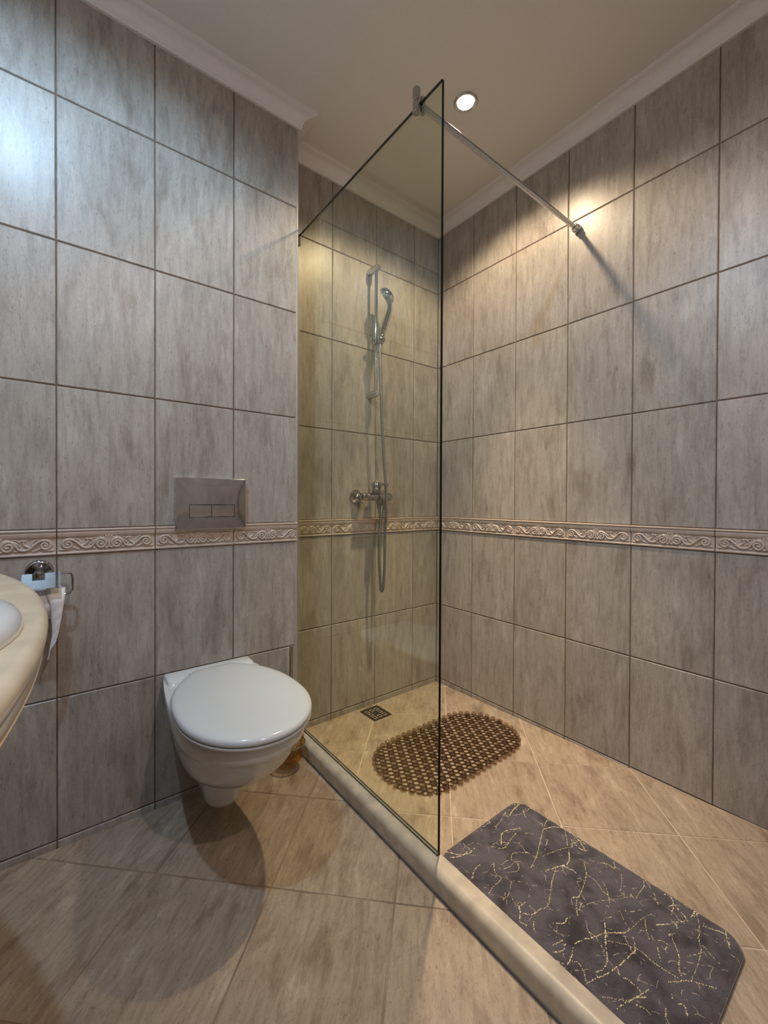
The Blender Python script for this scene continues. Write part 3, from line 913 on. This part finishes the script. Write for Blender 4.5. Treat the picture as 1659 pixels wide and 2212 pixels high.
sub(MB().add(*cyl), 'paper_roll', M['paper'], roll, 40)
# the hanging sheet
SX0, SX1 = HX+0.008, HX+0.055
tail = []
rowsN = 22
ty = ry-0.0435
for i in range(rowsN+1):
    t = i/rowsN
    z = 0.742-0.186*t
    tw = 0.012*math.sin(t*2.4)
    l = SX0+0.006+0.024*min(1, t*1.6)-0.028*max(0, t-0.25)
    r_ = SX1-0.030*t**1.4
    if t > 0.72: r_ = SX1-0.0195-0.030*(t-0.72)/0.28*1.05
    if r_ < l+0.002: r_ = l+0.002
    row = []
    for j in range(7):
        q = j/6
        x = l+(r_-l)*q
        y = ty-0.004*math.sin(q*pi+t*3)-tw*(q-0.3)+0.0012*math.sin(t*40+q*5)
        if t < 0.12: y = ry-0.0432*math.cos((0.12-t)/0.12*1.1); 
        row.append((x, y, z))
    tail.append(row)
vv = [p for row in tail for p in row]; ff = []
for i in range(rowsN):
    for j in range(6):
        k = i*7+j; ff.append((k, k+7, k+8, k+1))
o = sub(MB().add(vv, ff), 'loose_sheet', M['paper'], roll, 60)
sd = o.modifiers.new('thick', 'SOLIDIFY'); sd.thickness = 0.0006

# ================================================================== WASHBASIN AND COUNTER
CZ = 0.850
def cedge(y):
    return -1.6365-0.40*(y+1.045)**2-0.06*max(0, abs(y+1.045)-0.2)**2
ys_ = [YA-0.001+(YR+0.35-YA)*i/48 for i in range(49)]
BCX, BCY, BA, BB = -1.846, -1.080, 0.190, 0.208
ct = thing('washbasin_counter', (XS, -1.08, CZ-0.06), 'cream marble washbasin counter with a bowed rounded front', 'counter')
def edge_prof(y):
    x = cedge(y); xw = XS+0.0005
    P_ = [(xw, CZ)]
    pts = [(x-0.012, CZ)]
    for k in range(1, 9):
        a = k/8*pi/2
        pts.append((x-0.012+0.011*math.sin(a), CZ-0.011+0.011*math.cos(a)))
    pts += [(x-0.002, CZ-0.018), (x-0.006, CZ-0.024)]
    return pts
n0 = 40
mb = MB()
ringsC = []
for y in ys_:
    pr_ = edge_prof(y)
    ringsC.append([Vector((px_, y, pz_)) for px_, pz_ in pr_]+[Vector((XS+0.0005, y, CZ-0.024))])
# underside and front edge strip; the top is built with the basin cut-out
k_ = len(ringsC[0])
v_ = [p for r_ in ringsC for p in r_]; f_ = []
for i in range(len(ringsC)-1):
    for j in range(k_-1):
        a = i*k_+j; f_.append((a, a+1, a+k_+1, a+k_))
mb.add(v_, f_)
top = []
no = 64
for i in range(no):
    a = 2*pi*i/no
    top.append((BCX+(BA-0.012)*math.cos(a), BCY+(BB-0.012)*math.sin(a)))
# outer loop sampled by angle from the basin centre
outer = []
y_lo, y_hi = ys_[-1], ys_[0]
def hit(a):
    dx, dy = math.cos(a), math.sin(a); best = 9
    if dx < 0: best = min(best, (XS+0.0005-BCX)/dx)
    if dy > 0: best = min(best, (y_hi-BCY)/dy)
    if dy < 0: best = min(best, (y_lo-BCY)/dy)
    lo, hi = 0.0, best
    f0 = lambda t: BCX+dx*t-(cedge(BCY+dy*t)-0.012)
    if f0(best) > 0:
        for _ in range(40):
            md = (lo+hi)/2
            if f0(md) > 0: hi = md
            else: lo = md
        best = hi
    return (BCX+dx*best, BCY+dy*best)
angs = set(2*pi*i/no for i in range(no))
angL = sorted(angs)
inner = [Vector((BCX+(BA-0.012)*math.cos(a), BCY+(BB-0.012)*math.sin(a), CZ)) for a in angL]
outr = [Vector(hit(a)+(CZ,)) for a in angL]
cors = []
f_ = []
v_ = inner+outr; nn_ = len(angL)
for i in range(nn_):
    j = (i+1) % nn_
    f_.append((i, i+nn_, j+nn_, j))
# corner fillers
def corner(px_, py_):
    a = math.atan2(py_-BCY, px_-BCX) % (2*pi)
    for i in range(nn_):
        lo = angL[i]; hi = angL[(i+1) % nn_]+(2*pi if i == nn_-1 else 0)
        if lo <= a <= hi:
            v_.append(Vector((px_, py_, CZ))); f_.append((i+nn_, len(v_)-1, (i+1) % nn_+nn_))
corner(XS+0.0005, y_hi); corner(XS+0.0005, y_lo); corner(cedge(y_hi)-0.012, y_hi); corner(cedge(y_lo)-0.012, y_lo)
mb.add(v_, f_)
slab_o = sub(mb, 'marble_top', M['marble'], ct, 50)
# apron under the slab
r_a = []
for y in ys_:
    x = cedge(y)
    r_a.append([Vector((x-0.006, y, CZ-0.024)), Vector((x-0.0055, y, CZ-0.033)), Vector((x-0.0065, y, CZ-0.0345)), Vector((x-0.0055, y, CZ-0.036)), Vector((x-0.010, y, CZ-0.046)), Vector((x-0.034, y, CZ-0.047)), Vector((x-0.034, y, CZ-0.024))])
sub(MB().add(*loft_g(r_a)), 'apron', M['marble'], ct, 40)
r_a = []
for y in (YA-0.001, ys_[-1]):
    r_a.append([Vector((XS+0.0005, y, CZ-0.0245)), Vector((XS+0.06, y, CZ-0.0245)), Vector((XS+0.06, y, CZ-0.046)), Vector((XS+0.0005, y, CZ-0.046))])
sub(MB().add(*loft_g(r_a)), 'wall_batten', M['marble'], ct)

ws = thing('washbasin', (BCX, BCY, CZ), 'white oval washbasin set into the cream counter', 'washbasin')
prof_b = [(0.998, 0.0002), (1.0, 0.004), (0.992, 0.010), (0.970, 0.0155), (0.93, 0.0195), (0.88, 0.0215), (0.82, 0.021), (0.78, 0.016), (0.76, 0.005), (0.73, -0.030), (0.66, -0.070), (0.52, -0.100), (0.32, -0.118), (0.12, -0.124)]
rg = []
for k, z in prof_b:
    rg.append([Vector((BCX+BA*k*math.cos(2*pi*i/48), BCY+BB*k*math.sin(2*pi*i/48), CZ+z)) for i in range(48)])
under = [(0.14, -0.134), (0.40, -0.131), (0.65, -0.116), (0.80, -0.085), (0.885, -0.040), (0.91, 0.0002)]
o = sub(MB().add(*loft_g(rg, False, False)), 'basin_bowl', M['ceramic'], ws, 70)
rg2 = [[Vector((BCX+BA*k*math.cos(2*pi*i/48), BCY+BB*k*math.sin(2*pi*i/48), CZ+z)) for i in range(48)] for k, z in under]
sub(MB().add(*loft_g(rg2, False, False)), 'basin_underside', M['ceramic'], ws, 70)
sub(MB().add(*lathe_g([(0.022, 0), (0.022, 0.003), (0.017, 0.005), (0.004, 0.004)], (BCX, BCY, CZ-0.1245), (0, 0, 1), 20)), 'waste_plug', M['chrome'], ws, 40)

# ================================================================== BUBBLE BATH MAT
mc = Vector((-0.415, -0.487, 0)); mc.z = zs(mc.x, mc.y)+0.0006
bm_ = thing('bubble_shower_mat', mc, 'brown translucent oval bubble mat with open mesh on the shower floor', 'bath mat', rot=(-SH, 0, 0))
ML, MW, MR = 0.322, 0.182, 0.165
def inside(x, y, inset=0.0):
    ax = max(0, abs(x)-(ML-MR)); ay = max(0, abs(y)-(MW-MR))
    return math.hypot(ax, ay) <= MR-inset
pitch = 0.0222
net = MB()
def flat_ring(cx, cy, ro, ri, z0, z1, n=12):
    v = []; f = []
    for r, z in ((ri, z0), (ro, z0), (ro*0.97, z1), (ri*1.04, z1)):
        for i in range(n):
            a = 2*pi*i/n; v.append((cx+r*math.cos(a), cy+r*math.sin(a), z))
    for k in range(4):
        l = (k+1) % 4
        for i in range(n):
            j = (i+1) % n; f.append((k*n+i, k*n+j, l*n+j, l*n+i))
    return v, f
bub = []
rowh = pitch*0.866
ny = int(MW/rowh)+2
for j in range(-ny, ny):
    for i in range(-30, 30):
        x = (i+(0.5 if j % 2 else 0))*pitch
        y = j*rowh
        if not inside(x, y, 0.010): continue
        if j % 2 == 0 and (i+(j//2)) % 2 == 0: bub.append((x, y))
        net.add(*flat_ring(x, y, 0.0112, 0.0092, 0.0, 0.0034, 12))
# outline bubbles along the rim
per = []
nseg = 400
for k in range(nseg):
    a = 2*pi*k/nseg
    dx, dy = math.cos(a), math.sin(a); lo, hi = 0.05, 0.5
    for _ in range(30):
        md = (lo+hi)/2
        if inside(dx*md, dy*md, 0.009): lo = md
        else: hi = md
    per.append(Vector((dx*lo, dy*lo, 0)))
acc = 0; last = per[0]; rim = [per[0]]
for p in per[1:]:
    acc += (p-last).length; last = p
    if acc > 0.0285: rim.append(p); acc = 0
mo = net.build('mesh_net', M['matgel'], bm_, (0, 0, 0))
mo['kind'] = 'stuff'
bubble_me = None
v, f = sphere_g((0, 0, 0), 0.0118, 0.0118, 0.0085, 14, 8)
bubble_me = mesh('bubble', v, f, True, [M['bubgel']])
for x, y in [b_ for b_ in bub if inside(b_[0], b_[1], 0.022)]+[(p.x, p.y) for p in rim]:
    o = bpy.data.objects.new('bubble', bubble_me); link(o, bm_); o.location = (x, y, 0.0078)

# ================================================================== RUG
RGX0, RGX1, RGY0, RGY1 = -0.8365, -0.470, -1.402, -0.832
rc = Vector(((RGX0+RGX1)/2, (RGY0+RGY1)/2, 0)); rc.z = zs(rc.x, rc.y)+0.0012
rug = thing('bath_rug', rc, 'grey plush bath rug with gold crackle veins lying along the kerb', 'rug', rot=(-SH, 0, 0))
def rug_mat():
    mt, nt, b = new_mat('rug_plush')
    tc = N(nt, 'ShaderNodeTexCoord')
    n1 = N(nt, 'ShaderNodeTexNoise'); n1.inputs['Scale'].default_value = 15; n1.inputs['Detail'].default_value = 5; n1.inputs['Distortion'].default_value = 0.6
    n2 = N(nt, 'ShaderNodeTexNoise'); n2.inputs['Scale'].default_value = 420; n2.inputs['Detail'].default_value = 2
    nt.links.new(tc.outputs['Object'], n1.inputs['Vector']); nt.links.new(tc.outputs['Object'], n2.inputs['Vector'])
    r = N(nt, 'ShaderNodeValToRGB'); e = r.color_ramp.elements
    e[0].position = 0.34; e[0].color = (0.038, 0.032, 0.037, 1)
    e[1].position = 0.58; e[1].color = (0.098, 0.086, 0.101, 1)
    nt.links.new(n1.outputs['Fac'], r.inputs['Fac'])
    r2 = N(nt, 'ShaderNodeValToRGB'); e = r2.color_ramp.elements
    e[0].position = 0.3; e[0].color = (0.72, 0.72, 0.72, 1); e[1].position = 0.7; e[1].color = (1.2, 1.2, 1.2, 1)
    nt.links.new(n2.outputs['Fac'], r2.inputs['Fac'])
    mx = N(nt, 'ShaderNodeMixRGB', blend_type='MULTIPLY'); mx.inputs['Fac'].default_value = 1
    nt.links.new(r.outputs['Color'], mx.inputs['Color1']); nt.links.new(r2.outputs['Color'], mx.inputs['Color2'])
    # faint thin threads between the traced veins
    nw = N(nt, 'ShaderNodeTexNoise'); nw.inputs['Scale'].default_value = 25; nw.inputs['Detail'].default_value = 3
    nt.links.new(tc.outputs['Object'], nw.inputs['Vector'])
    vm = N(nt, 'ShaderNodeVectorMath', operation='MULTIPLY_ADD'); vm.inputs[1].default_value = (0.03, 0.03, 0.0)
    nt.links.new(nw.outputs['Color'], vm.inputs[0]); nt.links.new(tc.outputs['Object'], vm.inputs[2])
    vo = N(nt, 'ShaderNodeTexVoronoi', feature='DISTANCE_TO_EDGE'); vo.inputs['Scale'].default_value = 21
    nt.links.new(vm.outputs[0], vo.inputs['Vector'])
    lt = N(nt, 'ShaderNodeMath', operation='LESS_THAN'); lt.inputs[1].default_value = 0.011
    nt.links.new(vo.outputs['Distance'], lt.inputs[0])
    nk = N(nt, 'ShaderNodeTexNoise'); nk.inputs['Scale'].default_value = 60; nk.inputs['Detail'].default_value = 2
    nt.links.new(tc.outputs['Object'], nk.inputs['Vector'])
    gt = N(nt, 'ShaderNodeMath', operation='GREATER_THAN'); gt.inputs[1].default_value = 0.53
    nt.links.new(nk.outputs['Fac'], gt.inputs[0])
    mm = N(nt, 'ShaderNodeMath', operation='MULTIPLY'); nt.links.new(lt.outputs[0], mm.inputs[0]); nt.links.new(gt.outputs[0], mm.inputs[1])
    mxg = N(nt, 'ShaderNodeMixRGB'); mxg.inputs['Color2'].default_value = (0.40, 0.34, 0.27, 1)
    nt.links.new(mm.outputs[0], mxg.inputs['Fac']); nt.links.new(mx.outputs['Color'], mxg.inputs['Color1'])
    nt.links.new(mxg.outputs['Color'], b.inputs['Base Color'])
    b.inputs['Roughness'].default_value = 0.95; b.inputs['Specular IOR Level'].default_value = 0.1
    b.inputs['Sheen Weight'].default_value = 0.35; b.inputs['Sheen Roughness'].default_value = 0.5
    bp = N(nt, 'ShaderNodeBump'); bp.inputs['Strength'].default_value = 0.7; bp.inputs['Distance'].default_value = 0.002
    nt.links.new(n2.outputs['Fac'], bp.inputs['Height']); nt.links.new(bp.outputs['Normal'], b.inputs['Normal'])
    return mt
M['rug'] = rug_mat()
hx, hy = (RGX1-RGX0)/2, (RGY1-RGY0)/2
RR = 0.045
def rug_out(inset, z, n=10):
    out = []
    a_, b_ = hx-inset, hy-inset; r = max(0.004, RR-inset)
    for cx, cy, a0 in ((a_-r, b_-r, 0), (-a_+r, b_-r, pi/2), (-a_+r, -b_+r, pi), (a_-r, -b_+r, 1.5*pi)):
        for k in range(n):
            t = a0+k/(n-1)*pi/2; out.append(Vector((cx+r*math.cos(t), cy+r*math.sin(t), z)))
    return out
def dense(poly, m_=3):
    out = []
    for i in range(len(poly)):
        a = poly[i]; b_ = poly[(i+1) % len(poly)]; L = (b_-a).length; k = max(1, int(L/0.006))
        for j in range(k): out.append(a+(b_-a)*(j/k))
    return out
base = rug_out(0.002, 0.0)
mb = MB().add(*loft_g([rug_out(0.002, 0.0), rug_out(0.0, 0.001), rug_out(0.0, 0.0055), rug_out(0.003, 0.0065)]))
bo = mb.build('rug_backing', simple('rug_backing_grey', (0.13, 0.12, 0.12), 0.8, noise=0.1), rug)
# plush top: height-field with rounded rim and soft tufts
from mathutils import noise as mnoise
nxr, nyr = 120, 186
vv = []; ff = []; idx = {}
RT = 0.0165
def edge_d(x, y):
    ax = abs(x)-(hx-RR); ay = abs(y)-(hy-RR)
    if ax > 0 and ay > 0: return RR-math.hypot(ax, ay)
    return RR-max(ax, ay) if max(ax, ay) > 0 else RR-max(ax, ay)
def rz(x, y):
    d_ = max(0, edge_d(x, y)-0.0015)
    t = min(1, d_/0.014)
    base_ = 0.006+(RT-0.006)*math.sqrt(max(0, 1-(1-t)**2))
    n_v = mnoise.noise(Vector((x*420, y*420, 0)))*0.0010+mnoise.noise(Vector((x*60, y*60, 3)))*0.0009
    return base_+n_v*min(1, d_/0.004)
for j in range(nyr+1):
    for i in range(nxr+1):
        x = -hx+2*hx*i/nxr; y = -hy+2*hy*j/nyr
        if edge_d(x, y) < 0.0015:
            # pull into the rounded corner
            cx = max(-(hx-RR), min(hx-RR, x)); cy = max(-(hy-RR), min(hy-RR, y))
            v0 = Vector((x-cx, y-cy)); L = v0.length
            if L > 1e-9:
                v0 = v0/L*(RR-0.0015); x, y = cx+v0.x, cy+v0.y
        vv.append((x, y, rz(x, y)))
for j in range(nyr):
    for i in range(nxr):
        k = j*(nxr+1)+i; q = (k, k+1, k+nxr+2, k+nxr+1)
        a = Vector(vv[q[0]]); b_ = Vector(vv[q[2]]); c_ = Vector(vv[q[1]]); d2 = Vector(vv[q[3]])
        if ((b_-a).cross(d2-c_)).length < 1e-8: continue
        ff.append(q)
pile = MB().add(vv, ff).build('plush_pile', M['rug'], rug, smooth=True)
# gold crackle embroidery
VEINS = [[(-0.807,-0.837),(-0.784,-0.869),(-0.761,-0.882),(-0.734,-0.881)],
[(-0.811,-0.860),(-0.783,-0.876),(-0.759,-0.877)],
[(-0.746,-0.839),(-0.747,-0.867),(-0.752,-0.885)],
[(-0.674,-0.858),(-0.666,-0.844),(-0.677,-0.834),(-0.707,-0.832)],
[(-0.616,-0.831),(-0.629,-0.853)],
[(-0.632,-0.866),(-0.618,-0.867),(-0.579,-0.860)],
[(-0.697,-0.902),(-0.673,-0.930),(-0.638,-0.925),(-0.600,-0.919)],
[(-0.669,-0.919),(-0.627,-0.895),(-0.575,-0.916)],
[(-0.576,-0.855),(-0.540,-0.878),(-0.510,-0.887),(-0.470,-0.888)],
[(-0.521,-0.838),(-0.498,-0.856),(-0.477,-0.861)],
[(-0.489,-0.839),(-0.498,-0.856),(-0.530,-0.860),(-0.557,-0.867)],
[(-0.504,-0.875),(-0.527,-0.902)],
[(-0.479,-0.945),(-0.523,-0.958),(-0.587,-0.984),(-0.632,-1.002),(-0.672,-1.012)],
[(-0.527,-0.960),(-0.495,-0.974),(-0.479,-0.998),(-0.485,-1.038),(-0.509,-1.073)],
[(-0.479,-0.998),(-0.508,-1.019),(-0.533,-1.036)],
[(-0.503,-1.032),(-0.513,-1.052),(-0.510,-1.068),(-0.499,-1.077)],
[(-0.506,-1.040),(-0.487,-1.045),(-0.488,-1.063)],
[(-0.618,-1.009),(-0.576,-1.021),(-0.543,-1.033),(-0.524,-1.043),(-0.498,-1.027)],
[(-0.655,-1.038),(-0.618,-1.051),(-0.582,-1.063),(-0.538,-1.042)],
[(-0.618,-1.051),(-0.663,-1.066),(-0.704,-1.084),(-0.732,-1.095),(-0.759,-1.087)],
[(-0.547,-1.087),(-0.580,-1.109),(-0.634,-1.125),(-0.670,-1.131),(-0.703,-1.151)],
[(-0.577,-1.107),(-0.580,-1.135),(-0.594,-1.157),(-0.594,-1.171)],
[(-0.674,-1.145),(-0.648,-1.152),(-0.623,-1.165),(-0.592,-1.185),(-0.563,-1.199)],
[(-0.668,-1.119),(-0.650,-1.130)],
[(-0.565,-1.143),(-0.586,-1.163),(-0.619,-1.185)],
[(-0.508,-1.162),(-0.528,-1.172),(-0.561,-1.183),(-0.563,-1.196)],
[(-0.475,-1.195),(-0.498,-1.211),(-0.533,-1.212),(-0.557,-1.214)],
[(-0.475,-1.195),(-0.497,-1.227),(-0.528,-1.251)],
[(-0.491,-1.249),(-0.482,-1.260),(-0.499,-1.273),(-0.514,-1.268)],
[(-0.499,-1.273),(-0.511,-1.296),(-0.519,-1.308),(-0.477,-1.310)],
[(-0.505,-1.275),(-0.549,-1.285),(-0.519,-1.308)],
[(-0.471,-1.282),(-0.485,-1.294)],
[(-0.477,-1.310),(-0.512,-1.326),(-0.550,-1.336),(-0.573,-1.346),(-0.607,-1.350),(-0.653,-1.352)],
[(-0.643,-1.237),(-0.606,-1.240),(-0.565,-1.251)],
[(-0.589,-1.247),(-0.614,-1.258),(-0.633,-1.271)],
[(-0.587,-1.267),(-0.562,-1.283)],
[(-0.509,-1.329),(-0.500,-1.347),(-0.492,-1.371),(-0.516,-1.380)],
[(-0.557,-1.342),(-0.569,-1.365),(-0.575,-1.380)],
[(-0.613,-1.330),(-0.576,-1.349)],
[(-0.576,-1.288),(-0.598,-1.305),(-0.618,-1.320),(-0.646,-1.329),(-0.661,-1.337)],
[(-0.623,-1.282),(-0.614,-1.288),(-0.613,-1.304)],
[(-0.771,-1.176),(-0.752,-1.180),(-0.718,-1.195),(-0.688,-1.208),(-0.659,-1.231),(-0.641,-1.236)],
[(-0.665,-1.193),(-0.692,-1.207),(-0.719,-1.220),(-0.743,-1.233),(-0.762,-1.237),(-0.785,-1.231)],
[(-0.715,-1.198),(-0.726,-1.214),(-0.742,-1.228)],
[(-0.718,-1.181),(-0.715,-1.198)],
[(-0.706,-1.216),(-0.689,-1.235),(-0.679,-1.251),(-0.671,-1.269),(-0.675,-1.286),(-0.674,-1.312),(-0.669,-1.340)],
[(-0.675,-1.262),(-0.705,-1.258),(-0.740,-1.252),(-0.771,-1.245),(-0.795,-1.236),(-0.822,-1.228)],
[(-0.742,-1.253),(-0.753,-1.262),(-0.749,-1.279),(-0.750,-1.295),(-0.754,-1.300)],
[(-0.771,-1.176),(-0.791,-1.184),(-0.817,-1.189)],
[(-0.804,-1.189),(-0.796,-1.201),(-0.803,-1.215),(-0.815,-1.225)],
[(-0.776,-1.158),(-0.806,-1.149)],
[(-0.819,-1.157),(-0.798,-1.168),(-0.781,-1.165)],
[(-0.718,-1.136),(-0.741,-1.139),(-0.762,-1.123)],
[(-0.757,-1.133),(-0.780,-1.144),(-0.792,-1.146)],
[(-0.819,-1.283),(-0.797,-1.288),(-0.768,-1.298),(-0.734,-1.307)],
[(-0.822,-1.253),(-0.807,-1.269),(-0.789,-1.288),(-0.778,-1.294)],
[(-0.773,-1.296),(-0.754,-1.309)],
[(-0.784,-1.300),(-0.776,-1.315),(-0.779,-1.327)],
[(-0.694,-1.324),(-0.675,-1.338),(-0.655,-1.353),(-0.642,-1.373),(-0.635,-1.385)],
[(-0.720,-1.348),(-0.714,-1.358),(-0.728,-1.367)],
[(-0.768,-1.343),(-0.754,-1.342),(-0.745,-1.337)],
[(-0.777,-1.047),(-0.796,-1.065),(-0.813,-1.076),(-0.810,-1.091)],
[(-0.792,-1.068),(-0.781,-1.083),(-0.757,-1.089)],
[(-0.778,-1.012),(-0.800,-1.022),(-0.774,-1.021),(-0.785,-1.041),(-0.784,-1.054),(-0.763,-1.057)],
[(-0.730,-0.941),(-0.754,-0.963),(-0.757,-0.984),(-0.792,-0.986),(-0.814,-0.990)],
[(-0.739,-0.958),(-0.718,-0.975),(-0.685,-0.977),(-0.702,-0.996),(-0.729,-0.983)],
[(-0.803,-0.932),(-0.782,-0.925),(-0.756,-0.925)],
[(-0.693,-0.970),(-0.668,-0.956),(-0.632,-0.980)],
[(-0.789,-1.095),(-0.805,-1.106),(-0.810,-1.114)],
[(-0.473,-1.363),(-0.499,-1.371),(-0.521,-1.381)],
[(-0.524,-1.109),(-0.506,-1.127),(-0.505,-1.145),(-0.483,-1.133)],
[(-0.634,-1.287),(-0.651,-1.295),(-0.664,-1.305)],
[(-0.655,-1.191),(-0.641,-1.201)],
[(-0.708,-1.336),(-0.719,-1.341)],
[(-0.494,-1.303),(-0.496,-1.312),(-0.477,-1.316)]]
gold = simple('gold_thread', (0.86, 0.68, 0.40), 0.36, metal=0.35, noise=0.35, nscale=260)
mb = MB()
rv = random.Random(3)
for li in VEINS:
    pts = catmull([(x-rc.x, y-rc.y, 0) for x, y in li], 10) if len(li) > 2 else [Vector((li[0][0]-rc.x+(li[1][0]-li[0][0])*k/8, li[0][1]-rc.y+(li[1][1]-li[0][1])*k/8, 0)) for k in range(9)]
    # beads of stitching at irregular spacing
    seg = []; acc = 0; step = 0.0030
    for a, b_ in zip(pts, pts[1:]):
        L = (b_-a).length; s = 0
        while acc+L-s >= step:
            s += step-acc; acc = 0
            seg.append(a+(b_-a)*(s/L)); step = rv.uniform(0.0022, 0.0042)
        acc += L-s
    w = rv.uniform(0.75, 1.25)
    for p in seg:
        if edge_d(p.x, p.y) < 0.006: continue
        if rv.random() < 0.12: continue
        jx = p.x+rv.uniform(-0.0007, 0.0007); jy = p.y+rv.uniform(-0.0007, 0.0007)
        r = rv.uniform(0.0008, 0.0015)*w
        mb.add(*sphere_g((jx, jy, rz(p.x, p.y)+0.0003), r*1.15, r*1.15, r*0.8, 6, 4))
gv_ = mb.build('gold_veins', gold, rug, smooth=True)
gv_['label'] = 'gold crackle stitching'
